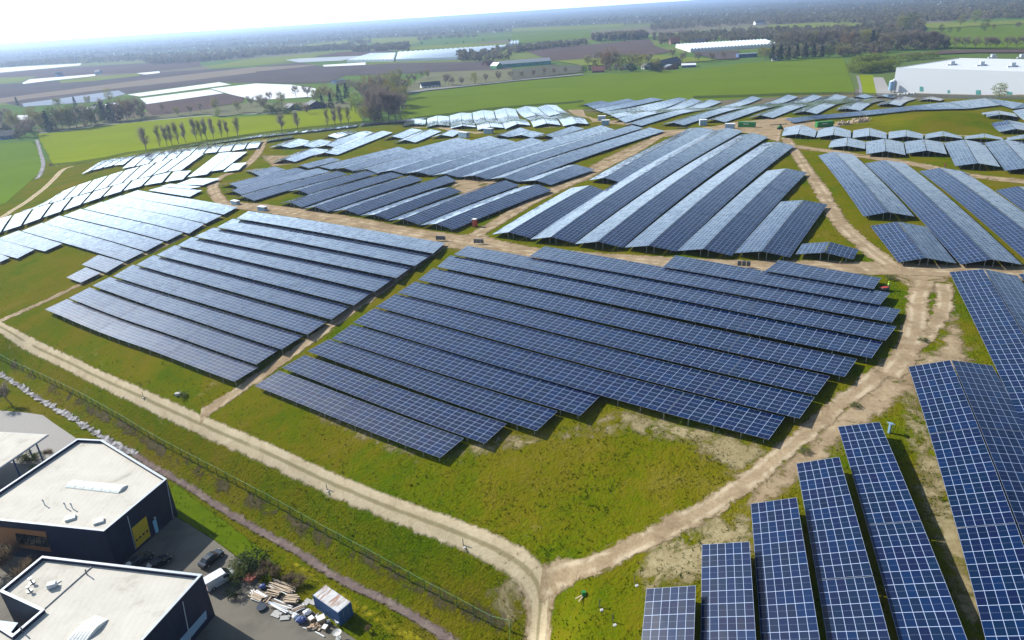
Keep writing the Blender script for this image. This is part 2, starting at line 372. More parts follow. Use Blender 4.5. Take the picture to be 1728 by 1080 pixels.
def patch(name, px, mat, dz=.02, width=None, pad=1.5, world=False, soft=0.0, keep=True, kind='structure'):
    """a surface cut from the ground sheet's own cells, dz above it: polygon (width None) or strip along a polyline.
    vertex attribute 'edge' = signed distance to its border, 'cross' = distance from the strip's centre line"""
    L = np.array(px, float) if world else np.array([hit(a, b)[:2] for a, b in px])
    lo, hi = L.min(0)-(width or 0)-pad-12, L.max(0)+(width or 0)+pad+12
    i0, i1 = np.searchsorted(GX, [lo[0], hi[0]]); j0, j1 = np.searchsorted(GY, [lo[1], hi[1]])
    i0 = max(i0-1, 0); j0 = max(j0-1, 0); i1 = min(i1+1, NX-1); j1 = min(j1+1, NY-1)
    x, y, z = XX[j0:j1+1, i0:i1+1], YY[j0:j1+1, i0:i1+1], ZZ[j0:j1+1, i0:i1+1]
    P = np.stack([x.ravel(), y.ravel()], -1)
    d, ins = dist_poly(P, L, width is None)
    s = np.where(ins, d, -d) if width is None else width/2-d
    if keep: KEEPOUT.append((L, width))
    m, n = x.shape
    S2 = s.reshape(m, n); step = max(np.diff(GX[i0:i1+1]).max(initial=1.25), 1.25) if False else 0
    q = np.stack([np.arange(m*n).reshape(m, n)[a, b] for a, b in ((slice(0, -1), slice(0, -1)), (slice(0, -1), slice(1, None)), (slice(1, None), slice(1, None)), (slice(1, None), slice(0, -1)))], -1).reshape(-1, 4)
    use = s[q].max(1) > -pad
    q = q[use]
    if len(q) == 0: return None
    u, inv = np.unique(q, return_inverse=True)
    V = np.stack([P[u, 0], P[u, 1], z.ravel()[u]+dz], -1)
    o = bigmesh(name, V, inv.reshape(-1, 4), 4, mat, attr={'edge': s[u], 'cross': d[u]}, smooth=True)
    return tag(o, kind=kind)
def gzv(x, y):
    i = np.clip(np.searchsorted(GX, x)-1, 0, NX-2); j = np.clip(np.searchsorted(GY, y)-1, 0, NY-2)
    f = (x-GX[i])/(GX[i+1]-GX[i]); g = (y-GY[j])/(GY[j+1]-GY[j])
    return (ZZ[j, i]*(1-f)+ZZ[j, i+1]*f)*(1-g)+(ZZ[j+1, i]*(1-f)+ZZ[j+1, i+1]*f)*g
def ribbon(name, px, mat, dz=.05, width=3.0, pad=1.2, keep=True, step=.7):
    """a strip of ground that follows a polyline; attributes as for patch"""
    L = np.array([hit(a, b)[:2] for a, b in px])
    for _ in range(2): L = np.vstack([L[:1], np.stack([L[:-1]*.75+L[1:]*.25, L[:-1]*.25+L[1:]*.75], 1).reshape(-1, 2), L[-1:]])
    s = np.concatenate([[0], np.cumsum(np.hypot(*np.diff(L, axis=0).T))]); q = np.linspace(0, s[-1], max(3, int(s[-1]/step))); P = np.stack([np.interp(q, s, L[:, 0]), np.interp(q, s, L[:, 1])], -1)
    T = np.gradient(P, axis=0); T /= np.linalg.norm(T, axis=1, keepdims=True); N = np.stack([-T[:, 1], T[:, 0]], -1)
    off = np.linspace(-(width/2+pad), width/2+pad, 13); n, k = len(P), len(off)
    X = P[:, None]+N[:, None]*off[None, :, None]; X = X.reshape(-1, 2)
    V = np.concatenate([X, (gzv(X[:, 0], X[:, 1])+dz+.03)[:, None]], 1); I = np.arange(n*k).reshape(n, k)
    F = np.stack([I[:-1, :-1], I[:-1, 1:], I[1:, 1:], I[1:, :-1]], -1).reshape(-1, 4); A = np.tile(np.abs(off), n)
    if keep: KEEPOUT.append((L, width))
    return tag(bigmesh(name, V, F[:, ::-1], 4, mat, attr={'edge': width/2-A, 'cross': A}, smooth=True), kind='structure')
def soft_surface(name, stops, scale=.8, ragged=.9, soft=.5, rough=.95, grassy=None, bump=.4, rut=False, wheel=False, spec=.0, thin=0.0, nscale=.45):
    """soil, sand, meadow: colour noise, ragged see-through border where the grass takes over"""
    t = NT(name); p = t.pos(); e = t.attr('edge')
    n1 = t.noise(p, scale*.25, 5, .65, .5); n2 = t.noise(p, scale*2.2, 6, .7)
    f = t.math('ADD', t.math('MULTIPLY', n1, .6), t.math('MULTIPLY', n2, .4))
    c = t.ramp(f, stops)
    nz = t.math('SUBTRACT', t.noise(p, nscale, 6, .7, .6), .5)
    a = t.math('ADD', e, t.math('MULTIPLY', nz, ragged*4))
    al = t.smooth(a, -soft*.5, soft)
    if rut:
        cr = t.attr('cross'); k = t.math('ADD', cr, t.math('MULTIPLY', nz, .35)); mid = t.smooth(k, .36, .10)
        pt = t.smooth(t.noise(p, .09, 3, .5), .28, .42)
        c = t.mix(t.math('MULTIPLY', t.math('MULTIPLY', mid, pt), .6), c, (.13, .115, .04))
    if wheel:   # pale worn lines where the wheels run
        k = t.math('ABSOLUTE', t.math('SUBTRACT', t.math('ADD', t.attr('cross'), t.math('MULTIPLY', nz, .8)), .95))
        c = t.mix(t.math('MULTIPLY', t.smooth(k, .6, .1), t.math('MULTIPLY', t.smooth(n1, .42, .62), .75)), c, (.47, .385, .265))
    if thin > 0:   # thin growth: patches of grass show through
        al = t.math('MULTIPLY', al, t.smooth(t.noise(p, .22, 6, .72, .8), thin-.1, thin+.06))
    b = t.bsdf(c, rough, t.bump(t.math('ADD', n2, n1), bump, .18), 0, spec, al); return t.m
SAND = [(.3, (.32, .25, .15)), (.5, (.45, .365, .235)), (.7, (.55, .465, .32))]
DIRT = [(.3, (.17, .12, .068)), (.5, (.29, .215, .13)), (.68, (.42, .33, .21))]
MAT['sandtrack'] = soft_surface('sand_track', SAND, 1.0, .35, .35, rut=True)
MAT['dirttrack'] = soft_surface('dirt_track', DIRT, 1.0, .95, .5, wheel=True)
MAT['baresoil'] = soft_surface('bare_soil', DIRT, .8, 1.6, 1.2, thin=.42)
MAT['drygrass'] = soft_surface('dry_grass', [(.3, (.17, .135, .06)), (.5, (.26, .21, .11)), (.7, (.36, .31, .18))], 1.0, 1.6, 1.2, thin=.47)
def asphalt():
    t = NT('asphalt'); p = t.pos(); e = t.attr('edge'); n = t.noise(p, .12, 5, .6, .5); n2 = t.noise(p, 6, 5, .7)
    f = t.math('ADD', t.math('MULTIPLY', n, .75), t.math('MULTIPLY', n2, .25))
    c = t.ramp(f, [(.35, (.085, .075, .058)), (.55, (.15, .135, .105))])
    b = t.bsdf(c, .85, t.bump(n2, .2, .02), 0, .3, t.smooth(e, -.05, .05)); return t.m
MAT['asphalt'] = asphalt()
def paving():
    t = NT('pale_paving'); p = t.pos(); e = t.attr('edge'); n = t.noise(p, .2, 5, .6, .5)
    br = t.n('ShaderNodeTexBrick', inp={'Vector': p, 'Scale': 2.0, 'Color1': (.29, .27, .25, 1), 'Color2': (.33, .31, .285, 1), 'Mortar': (.22, .21, .19, 1), 'Mortar Size': .012}).outputs[0]
    c = t.mix(t.math('MULTIPLY', n, .4), br, (.25, .235, .21)); t.bsdf(c, .85, None, 0, .3, t.smooth(e, -.05, .05)); return t.m
MAT['paving'] = paving()
def water():
    t = NT('ditch_water'); p = t.pos(); e = t.attr('edge'); n = t.noise(p, 1.5, 5, .6)
    a = t.math('ADD', e, t.math('MULTIPLY', t.math('SUBTRACT', t.noise(p, .45, 6, .7), .5), 3.2))
    mp = t.smooth(t.noise(p, .9, 6, .7), .45, .6)
    c = t.mix(mp, (.13, .12, .12), (.40, .385, .38))  # pale patches paint the sky's reflection into the water colour
    b = t.bsdf(c, .8, t.bump(n, .4, .05), 0, .02, t.smooth(a, 0, .3)); return t.m
MAT['water'] = water()
MAT['reedmud'] = soft_surface('reed_mud', [(.3, (.10, .075, .075)), (.5, (.17, .13, .115)), (.7, (.30, .25, .20))], 2.0, .5, .4, nscale=.8)
MAT['flowers'] = soft_surface('yellow_flowers', [(.3, (.12, .135, .012)), (.5, (.24, .215, .012)), (.7, (.36, .31, .02))], 2.0, .8, .8, nscale=.6)
MAT['shortgrass'] = soft_surface('mown_grass', [(.3, (.060, .105, .002)), (.5, (.088, .13, .003)), (.7, (.12, .145, .006))], .8, .3, .3)
MAT['rusty'] = soft_surface('rusty_grass', [(.3, (.10, .10, .015)), (.5, (.17, .125, .022)), (.7, (.20, .16, .03))], 1.4, 1.4, 1.2, thin=.52)
MAT['bramble'] = soft_surface('bramble_floor', [(.3, (.045, .04, .02)), (.5, (.09, .075, .04)), (.7, (.14, .11, .06))], 1.6, .9, .7, thin=.53)
# ---- tracks and soil (names of the setting)
ribbon('sand_track', [(-60,522),(20,563),(100,604),(200,653),(320,707),(420,752),(520,797),(620,842),(720,880),(800,909),(862,940),(902,972),(914,1010),(908,1060),(902,1120)], MAT['sandtrack'], .035, 2.75)
patch('track_junction', [(830,925),(880,940),(915,962),(945,962),(985,958),(965,985),(938,1012),(930,1060),(930,1130),(880,1130),(884,1060),(886,1010),(872,982)], MAT['dirttrack'], .05)
ribbon('sand_track', [(912,985),(985,962),(1060,926),(1130,891),(1200,856),(1262,812),(1320,768),(1375,720),(1415,685),(1470,642),(1525,603),(1562,566),(1598,520),(1590,480)], MAT['dirttrack'], .04, 3.2)
ribbon('dirt_track', [(1500,636),(1535,590),(1548,545),(1548,505),(1560,475)], MAT['dirttrack'], .045, 4.0)
patch('bare_soil', [(1500,600),(1545,585),(1570,600),(1605,590),(1625,600),(1640,610),(1560,640),(1490,700),(1430,740),(1380,790),(1300,850),(1240,872),(1280,815),(1370,735),(1440,670)], MAT['baresoil'], .025)
patch('bare_soil', [(1490,462),(1600,458),(1606,520),(1628,580),(1640,620),(1560,630),(1600,560),(1590,500),(1545,490)], MAT['baresoil'], .03)
ribbon('dirt_track', [(338,699),(352,692),(398,662),(470,614),(560,551),(640,492),(700,447),(752,412)], MAT['dirttrack'], .045, 3.6)
ribbon('dirt_track', [(-20,553),(40,525),(88,503),(150,474),(230,438),(310,400),(372,367)], MAT['dirttrack'], .03, 2.4)
ribbon('dirt_road', [(362,345),(410,347),(470,355),(560,369),(650,386),(740,401),(800,408),(870,424),(940,432),(1000,436),(1150,446),(1250,450),(1330,448),(1450,452),(1530,455),(1640,458),(1780,462)], MAT['dirttrack'], .04, 7.6)
patch('bare_soil', [(745,400),(815,392),(845,408),(905,418),(900,436),(800,425),(740,418)], MAT['baresoil'], .06)
ribbon('dirt_track', [(380,348),(358,322),(362,304),(385,294),(412,283),(428,268),(440,252),(448,236)], MAT['dirttrack'], .045, 5.0)
patch('bare_soil', [(440,262),(460,282),(500,275),(540,262),(500,262),(470,262)], MAT['baresoil'], .03)
ribbon('dirt_track', [(800,398),(835,378),(875,352),(935,322),(990,296),(1040,272),(1085,248),(1118,226),(1200,214)], MAT['dirttrack'], .045, 5.0)
patch('bare_soil', [(930,330),(1000,300),(1060,262),(1110,236),(1090,236),(1030,262),(960,300),(905,330)], MAT['baresoil'], .06)
patch('bare_soil', [(760,305),(800,300),(850,306),(830,318),(790,330),(765,320)], MAT['baresoil'], .03)
patch('bare_soil', [(640,210),(690,214),(760,222),(840,222),(940,214),(1010,206),(1080,214),(1060,206),(1000,200),(985,186),(965,176),(950,178),(975,196),(1000,206),(900,217),(800,226),(700,214)], MAT['dirttrack'], .04)
patch('bare_soil', [(1090,222),(1190,216),(1240,206),(1330,198),(1420,212),(1400,222),(1320,218),(1315,240),(1260,224),(1180,222),(1120,232)], MAT['dirttrack'], .05)
ribbon('dirt_track', [(1325,232),(1345,262),(1362,288),(1384,318),(1402,350),(1414,376),(1444,402),(1478,430),(1510,452)], MAT['dirttrack'], .045, 4.4)
ribbon('dirt_track', [(1335,246),(1400,256),(1450,262),(1540,276),(1620,294),(1680,302),(1780,312)], MAT['baresoil'], .035, 7.0)
ribbon('dirt_track', [(1450,226),(1520,226),(1600,228),(1700,232),(1780,234)], MAT['baresoil'], .035, 4.0)
ribbon('dirt_track', [(0,369),(30,350),(60,330),(90,304),(105,286),(122,281)], MAT['sandtrack'], .05, 3.2)
patch('dry_grass', [(760,775),(830,738),(930,735),(1000,712),(1040,690),(1180,720),(1300,760),(1240,800),(1160,745),(1060,728),(960,740),(860,760)], MAT['drygrass'], .02, keep=False)
patch('dry_grass', [(1100,905),(1180,870),(1260,870),(1270,930),(1180,975),(1090,1000),(1080,960)], MAT['drygrass'], .02, keep=False)
patch('dry_grass', [(1515,640),(1545,640),(1600,800),(1670,1080),(1640,1080),(1560,860)], MAT['drygrass'], .02, keep=False)
patch('dry_grass', [(460,640),(560,700),(700,770),(745,795),(700,775),(560,712),(440,655)], MAT['drygrass'], .02, keep=False)
patch('dry_grass', [(860,975),(890,1000),(885,1060),(860,1050),(820,1010)], MAT['drygrass'], .02, keep=False)
# ---- the yards, the ditch, the verges
patch('mown_grass', [(284,800),(330,840),(410,900),(470,950),(450,985),(408,947),(360,911),(290,868)], MAT['shortgrass'], .02, keep=False)
patch('yard', [(290,868),(360,911),(409,947),(440,986),(507,1018),(610,1086),(680,1140),(300,1180),(-120,1120),(-240,900),(150,800),(200,830)], MAT['asphalt'], .03)
patch('parking_road', [(-60,688),(40,696),(72,700),(88,712),(135,744),(165,775),(100,850),(-100,860),(-160,760)], MAT['paving'], .03)
ribbon('ditch_water', [(-40,600),(0,629),(50,661),(100,692),(150,721),(180,741),(228,765)], MAT['water'], .28, 1.5)
ribbon('ditch_bed', [(225,763),(250,781),(300,808),(350,840),(407,877),(457,903),(507,931),(557,966),(607,991),(657,1014),(707,1043),(757,1076),(800,1102)], MAT['reedmud'], .25, 1.4)
patch('flower_verge', [(452,915),(500,945),(550,982),(600,1012),(650,1040),(700,1068),(740,1090),(690,1085),(640,1052),(590,1025),(540,990),(495,955)], MAT['flowers'], .03, keep=False)
patch('rusty_verge', [(20,625),(110,680),(220,745),(330,815),(440,880),(560,945),(680,1010),(790,1080),(760,1080),(640,1000),(500,925),(380,850),(260,780),(100,685)], MAT['rusty'], .03, keep=False)
ribbon('bramble_strip', [(20,612),(100,662),(200,716),(300,774),(420,842),(520,895),(640,955),(760,1015),(850,1060)], MAT['bramble'], .04, 1.6, keep=False)
# ------------------------------------------------------------------ solar tables
POSTMB = MB(); POSTMB.box((0, 0, .5), (.11, .11, 1)); _pm = POSTMB.build('post', MAT['steel']); POSTME = _pm.data; bpy.data.objects.remove(_pm)
ORD = ['first','second','third','fourth','fifth','sixth','seventh','eighth','ninth','tenth','eleventh','twelfth','thirteenth','fourteenth','fifteenth','sixteenth','seventeenth','eighteenth']
NTAB = [0]
FOOT = []
class Edge:
    """edge of a slope: two or more photo points at a height above the hill; x,y run straight between them, z follows the hill"""
    def __init__(s, pts, h):
        s.P = [hit(a, b, h)[:2] for a, b in pts]; s.h = h
        s.L = [0]
        for a, b in zip(s.P, s.P[1:]): s.L.append(s.L[-1]+np.linalg.norm(b-a))
        s.len = s.L[-1]
    def at(s, f):
        t = f*s.len
        for k in range(len(s.P)-1):
            if t <= s.L[k+1]+1e-6 or k == len(s.P)-2:
                g = (t-s.L[k])/(s.L[k+1]-s.L[k]); xy = s.P[k]+(s.P[k+1]-s.P[k])*g
                return np.array([xy[0], xy[1], tz(xy[0], xy[1])+s.h])
def slope_mesh(name, A, B, f0, f1, parent, base, nac, mlen=1.69, inset=(0, 0)):
    """one bank of modules between edges A and B, from fraction f0 to f1 of their length"""
    n = max(1, int(round((f1-f0)*max(A.len, B.len)/9.0)))
    nm = max(1, round((f1-f0)*(A.len+B.len)/2/mlen)); u0 = round(f0*(A.len+B.len)/2/mlen)
    V = []; th = np.array([0, 0, .05])
    for k in range(n+1):
        f = f0+(f1-f0)*k/n; a, b = A.at(f), B.at(f)
        d = b-a; a2 = a+d*inset[0]; b2 = b-d*inset[1]
        V += [a2-base, b2-base, a2-base-th, b2-base-th]
    Fs, UV = [], []
    for k in range(n):
        i = 4*k; u, w = u0+nm*k/n, u0+nm*(k+1)/n
        Fs.append((i, i+4, i+5, i+1)); UV.append([(u, 0), (w, 0), (w, nac), (u, nac)])
        Fs.append((i+2, i+3, i+7, i+6)); UV.append([(0, 0)]*4)
        Fs.append((i, i+2, i+6, i+4)); UV.append([(0, 0)]*4); Fs.append((i+1, i+5, i+7, i+3)); UV.append([(0, 0)]*4)
    Fs.append((0, 1, 3, 2)); UV.append([(0, 0)]*4); j = 4*n; Fs.append((j, j+2, j+3, j+1)); UV.append([(0, 0)]*4)
    e1 = V[4]-V[0]; e2 = V[1]-V[0]
    if np.cross(e1, e2)[2] < 0:
        Fs = [tuple(reversed(f)) for f in Fs]; UV = [list(reversed(q)) for q in UV]
    o = mesh(name, V, Fs, [MAT['panel'], MAT['panelback']], parent, uv=[c for q in UV for c in q])  # panelback colour is darkened to deepen the shade under the tables
    for i, p in enumerate(o.data.polygons): p.material_index = 0 if (i % 4 == 0 and i < 4*n) else 1
    return o
def post(parent, base, p, inset=.12):
    g = gz(p[0], p[1])-.15; h = p[2]-inset-g
    if h < .2: return
    o = bpy.data.objects.new('post', POSTME); o.location = (p[0]-base[0], p[1]-base[1], g-base[2]); o.scale = (1, 1, h); link(o, parent)
def solar(label, group, edges, kind, near=True, side=0.0, detail=2, breaks=None, nac=6, nac2=6):
    """kind 'flat' : edges A (near the camera), B ; kind 'ridge': left low, ridge, right low. Index 0 of an edge is its near end"""
    NTAB[0] += 1
    mid = sum(e.at(.5) for e in edges)/len(edges); base = np.array([mid[0], mid[1], gz(mid[0], mid[1])])
    t = thing('solar_table', label, 'solar table', base, 0, group)
    pairs = [(edges[0], edges[1], (0, 0), nac)] if kind == 'flat' else [(edges[0], edges[1], (0, .018), nac), (edges[2], edges[1], (0, .018), nac2)]
    fr = MB()
    for A, B, ins, na in pairs:
        ln = (A.len+B.len)/2
        br = breaks if breaks is not None else [k/max(1, round(ln/32)) for k in range(1, max(1, round(ln/32)))]
        cuts = [0]+list(br)+[1]; g = .07/max(ln, 1)
        for a, b in zip(cuts, cuts[1:]):
            slope_mesh('panel_bank', A, B, a+(g if a > 0 else 0), b-(g if b < 1 else 0), t, base, na, inset=ins)
        if detail >= 1:
            n = max(1, round(ln/9))
            for q in (.2, .8):
                for k in range(n):
                    p0, p1 = [A.at(f)*(1-q)+B.at(f)*q-base-np.array([0, 0, .12]) for f in (k/n, (k+1)/n)]
                    fr.bar(p0, p1, .06)
        if detail >= 1 and near:
            f = min(.9/max(ln, 2), .3)
            for q in ((.12, .86) if kind == 'flat' else (.25, .86)):
                post(t, base, A.at(f)*(1-q)+B.at(f)*q)
            if detail >= 2:
                for q in (.12, .86): post(t, base, A.at(1-f)*(1-q)+B.at(1-f)*q)
        if side > 0 and (kind == 'flat' or A is edges[2]):
            n = int(ln/side)
            for k in range(1, n):
                f = k/n; post(t, base, A.at(f)*.93+B.at(f)*.07)
    if fr.V: fr.build('support_rail', MAT['steel'], t)
    a, b = edges[0], edges[-1]
    FOOT.append(np.array([a.at(0)[:2], a.at(1)[:2], b.at(1)[:2], b.at(0)[:2]]))
    return t
def flat(label, group, BL, BR, TL, TR, ha=1.5, hb=1.0, **k): return solar(label, group, [Edge([BL, BR], ha), Edge([TL, TR], hb)], 'flat', **k)
def ridge(label, group, ln, lf, rn, rf, wn, wf, lo=.85, hi=2.05, **k):
    return solar(label, group, [Edge([ln, lf], lo), Edge([rn, rf], hi), Edge([wn, wf], lo)], 'ridge', **k)
# ---- dark blue block in the middle of the photo, rows counted from the camera
FBR = [
 ((430,651),(742.5,772.5),(471,625.5),(782.5,739.5),[.495]),
 ((476,620.5),(817.8,748),(514,599),(854.5,715),[.45]),
 ((519,592.5),(905,727),(555,572.5),(940.5,694),[.40]),
 ((560,571),(979,701),(594,547.5),(1013,667.5),[.36,.81]),
 ((596,544),(1297,741.5),(631,520),(1324.5,704),[.49,.825]),
 ((635,517.5),(1349,706),(667.5,496),(1374.5,670.5),[.3,.57,.84]),
 ((671,494),(1377.5,666),(701,475),(1400.5,635),[.3,.58,.85]),
 ((706,472),(1425.5,635.5),(731,452.5),(1446,606),[.26,.53,.8]),
 ((737.5,450),(1471,604),(760,431),(1489.5,577),[.25,.51,.77]),
 ((766,429.5),(1494,574.5),(789,414.5),(1512.5,551),[.23,.5,.76]),
 ((893,432.5),(1504.5,544),(919,415.5),(1520,522.5),[.3,.62]),
 ((1119,450),(1485,514),(1140,431),(1502,494),[.45]),
 ((1291,457),(1474,487.5),(1315,439),(1487,469),[.5]),
]
for i, (a, b, c, d, br) in enumerate(FBR):
    flat(f'{ORD[i]} row from the camera in the large dark blue block of flat solar rows', 'rows of the dark blue block', a, b, c, d, 1.5, 1.05, breaks=br, side=4.0 if i < 5 else 6.0)
LBR = [
 ((76,522),(395.5,643.8),(113,504.5),(435.5,620),[.33,.7]), ((116,503),(432.5,615),(151,485),(469,591),[.33,.68]), ((156,482),(475,589.5),(185,467.5),(511,567),[.34,.68]),
 ((191,466),(519,564.3),(224,446.5),(551,543),[.35,.7]), ((230,446.5),(559,539),(259,430.5),(590,517.5),[.37,.72]), ((264,430),(597.5,515),(295,414),(626,494),[.38,.73]),
 ((299,414),(632.5,492),(324,400),(662.5,471),[.38,.72]), ((328,399.3),(669,469),(360,384),(696,449.5),[.39,.72]), ((366,383.5),(700,448.5),(393,369),(729,429),[.36,.7]), ((399,368.5),(731,427.5),(419,356),(751,410),[.31,.65]),
]
for i, (a, b, c, d, br) in enumerate(LBR):
    flat(f'{ORD[i]} row from the camera in the pale glaring block of flat solar rows', 'rows of the pale glaring block', a, b, c, d, 1.7, .95, breaks=br, side=5.0)
LB2 = [
 ('short pale solar row beside the grass field, nearest to the sand track', (112,468),(136,477),(145,451),(170,460.5)),
 ('short pale solar row next to the grass field, second from the sand track', (138,446.3),(179,460),(166,430),(209,442.5)),
 ('pale solar row cut off by the left photo edge, lowest of three', (-30,436),(0,442),(-12,423),(16,435)),
 ('pale solar row cut off by the left photo edge, middle of three', (-40,417),(29,436),(-20,398),(58,421)),
 ('pale solar row ending above the grass field, topmost of three at the left edge', (-4,403),(75,424),(31,389),(105,411)),
 ('first of the six long pale rows left of the dark cross lane', (37,389.7),(211,441),(71,376),(242.5,425.5)),
 ('second of the six long pale rows left of the dark cross lane', (74,376.5),(246,424),(100,364),(276,408)),
 ('third of the six long pale rows left of the dark cross lane', (107,364),(281,407),(136,352.5),(309,393)),
 ('fourth of the six long pale rows left of the dark cross lane', (141,352.3),(319,394),(172,340.5),(345,378)),
 ('fifth of the six long pale rows left of the dark cross lane', (174,341),(347,377),(204,330),(374,364)),
 ('sixth and farthest long pale row left of the dark cross lane', (206,330.4),(377,362),(232,321),(401,349.5)),
 ('short pale row behind the six long ones, beside the looping dirt path', (250,321),(320,332),(271,315.5),(341,321)),
 ('narrow white row second behind the six long pale ones', (271,314.5),(320,318.6),(287,310),(339,314.7)),
 ('narrow white row at the corner of the looping dirt path', (297,311),(342,312.5),(325,300.5),(372,301)),
]
for l, a, b, c, d in LB2: flat(l, 'rows of the left pale block', a, b, c, d, 1.05, .98, side=7.0)
# ---- three glaring bands of ridged tables on the far left
def lerpl(L, n):
    """n+1 points evenly spaced along polyline L"""
    L = np.array(L, float); s = np.concatenate([[0], np.cumsum(np.hypot(*np.diff(L, axis=0).T))]); t = np.linspace(0, s[-1], n+1)
    return np.stack([np.interp(t, s, L[:, 0]), np.interp(t, s, L[:, 1])], -1)
def band(desc, low, high, n, group, gap=.06):
    lo, hi = lerpl(low, 20*n), lerpl(high, 20*n)
    for k in range(n):
        a, b, m = int(20*k+20*gap), int(20*(k+1)-20*gap), 20*k+9
        q = lambda P, i: tuple(P[i])
        solar(f'{ORD[k]} table from the left in the {desc}', group, [Edge([q(lo, b), q(hi, b)], 1.15), Edge([q(lo, a), q(hi, a)], 1.0)], 'flat', detail=1, nac=6)
band('upper white band at the left hill edge', [(136,294.5),(152,288),(190,279),(210,277.5)], [(171,271.5),(188,268),(208,265),(236,259.5)], 4, 'tables of the upper left band')
band('long white band below the poplars', [(205,284.5),(262,274),(300,266),(345,258.5),(372,256),(395,254),(416,250.5),(437,248.5)], [(238,259),(271,255),(306,250),(347,245),(364,243.5),(385,241),(405,239),(446,237)], 10, 'tables of the band by the poplars')
band('middle white band on the far left', [(33,357),(90,341),(130,330),(175,317),(215,306),(255,296),(282,289.5),(308,287)], [(58,353),(110,320),(150,306),(215,286),(262,274),(300,266.5),(325,262),(347,259)], 11, 'tables of the middle left band')
band('lowest white band at the left edge', [(-30,402),(0,392),(37,380),(75,366),(110,354),(147,341),(180,330),(214,320),(250,311),(284,306),(312,302)], [(-10,372),(33,359),(70,348),(112,336),(150,326),(190,314),(225,304),(258,297),(285,290.5),(312,287),(326,288)], 10, 'tables of the lower left band')
solar('long white table ending at the bare soil above the dirt path', 'tables of the lower left band', [Edge([(349,294), (393,256.5)], 1.15), Edge([(316,299), (370,258)], 1.0)], 'flat', detail=1, nac=6)
solar('long white table nearest the bare soil of the dirt path', 'tables of the lower left band', [Edge([(377,286), (417,256)], 1.15), Edge([(353,289.5), (394,257)], 1.0)], 'flat', detail=1, nac=6)
solar('short white table at the bend of the dirt path', 'tables of the lower left band', [Edge([(403,286.5), (416,274)], 1.15), Edge([(377,290), (393,276)], 1.0)], 'flat', detail=1, nac=6)
for k, (a, b, c, d, l) in enumerate([((220,263),(330,244),(250,257),(345,240),'thin dark solar row along the hill edge behind the glaring white band'),
     ((335,246),(440,230),(345,241),(447,226),'thin solar row at the hill edge in front of the poplars'),
     ((440,231),(600,213.5),(448,226.5),(604,210),'long thin solar row skirting the yellow green field'),
     ((447,239),(495,232),(452,235.5),(492,228.5),'thin pale solar row end beside the soil heap on the left hill edge'),
     ((606,212),(700,203),(610,208.5),(722,198),'thin solar row running from the small wood to the white ridged tables')]):
    flat(l, 'thin rows on the hill edge', a, b, c, d, 1.2, .9, detail=1, nac=2)
# ---- blue ridged tables in the centre left: near ends (left low, ridge, right low), far ends
CEN = [
 ((412,288),(450,283),(425,290.6),(463,281),(438,296.5),(482,286)),
 ((368,313),(486,285.8),(387,310),(500,283),(403,317),(519,287.6)),
 ((372.5,324.6),(520,287.6),(391,321),(535,283.7),(407.5,328.5),(558,289.5)),
 ((392.5,334),(556,291),(409.5,331),(570,288.5),(429,338.5),(587,294)),
 ((486,322.5),(601,291.5),(503,320.6),(618,288),(521,327.5),(636,293.3)),
 ((470,343.7),(645,294),(489,341),(660,290.6),(509,350),(681,296)),
 ((510,352),(680,298.5),(530.6,348.7),(695,296.3),(554,357),(715,303)),
 ((560.5,356.3),(730,302),(582.5,353.7),(752.5,296),(606,362),(770,305)),
 ((607,363.7),(737,319),(631,362),(759,315.4),(654.2,370),(779,323)),
 ((654.5,372),(829,310),(680,369.4),(852.5,304),(707,378.7),(877,312.6)),
 ((707.5,380),(881,314),(736,377.5),(907.5,310.6),(765,387.5),(931,321)),
]
for i, q in enumerate(CEN):
    ridge(f'{ORD[i]} blue ridged table from the left in the group behind the dirt road', 'blue ridged tables behind the dirt road', *q, side=5.0 if i in (3, 10) else 0)
CB = [
 ((489,282),(542,268.8),(505,278.7),(559,265.6),(521,283.8),(576,270)),
 ((525,284),(657,252),(539,281),(672.5,247.5),(559,285.8),(689,253)),
 ((560,286),(756,237.5),(579,283),(772.5,232),(596.5,288.6),(795,236.5)),
 ((598,289),(796,236),(618,285),(826,229),(637.5,292.7),(846,235)),
 ((639,291),(831,239.5),(660,287.3),(848,233.8),(681.5,293),(871,239.3)),
 ((683,292.7),(872,239.5),(704,290),(896,232.5),(727,295.6),(919,238.5)),
 ((729,296),(986,218),(751,293),(1014,211),(774,299.4),(1036,218.3)),
 ((776,299),(1037,218.5),(798.7,296),(1066,211),(823,302.4),(1086,215.8)),
 ((825,302.3),(1086,218.5),(848.7,299.4),(1096,214.8),(876,307.3),(1122,220.8)),
 ((879,306),(958,279),(903.7,304.2),(972,277.5),(929.5,312),(1004,286.3)),
]
for i, q in enumerate(CB):
    ridge(f'{ORD[i]} table from the left in the long second file of blue ridged tables', 'long blue ridged tables of the second file', *q, detail=1, side=6.0 if i == 8 else 0)
for i, q in enumerate([((829,229.5),(865,219),(842.5,228),(877.5,215),(859,231.3),(896,220.8)),((861,230.8),(886,222.7),(879,227.5),(897.5,220.6),(899,232.3),(919,225.3)),((900,232.2),(952,217),(920,228),(966,212.5),(935,232.7),(986,216.4))]):
    ridge(f'short blue ridged table {("left of the gap with the grass patch","in the middle of three before the white tables","nearest the twin transformer huts, beside the bare soil")[i]}', 'short blue ridged tables before the white ones', *q, detail=1)
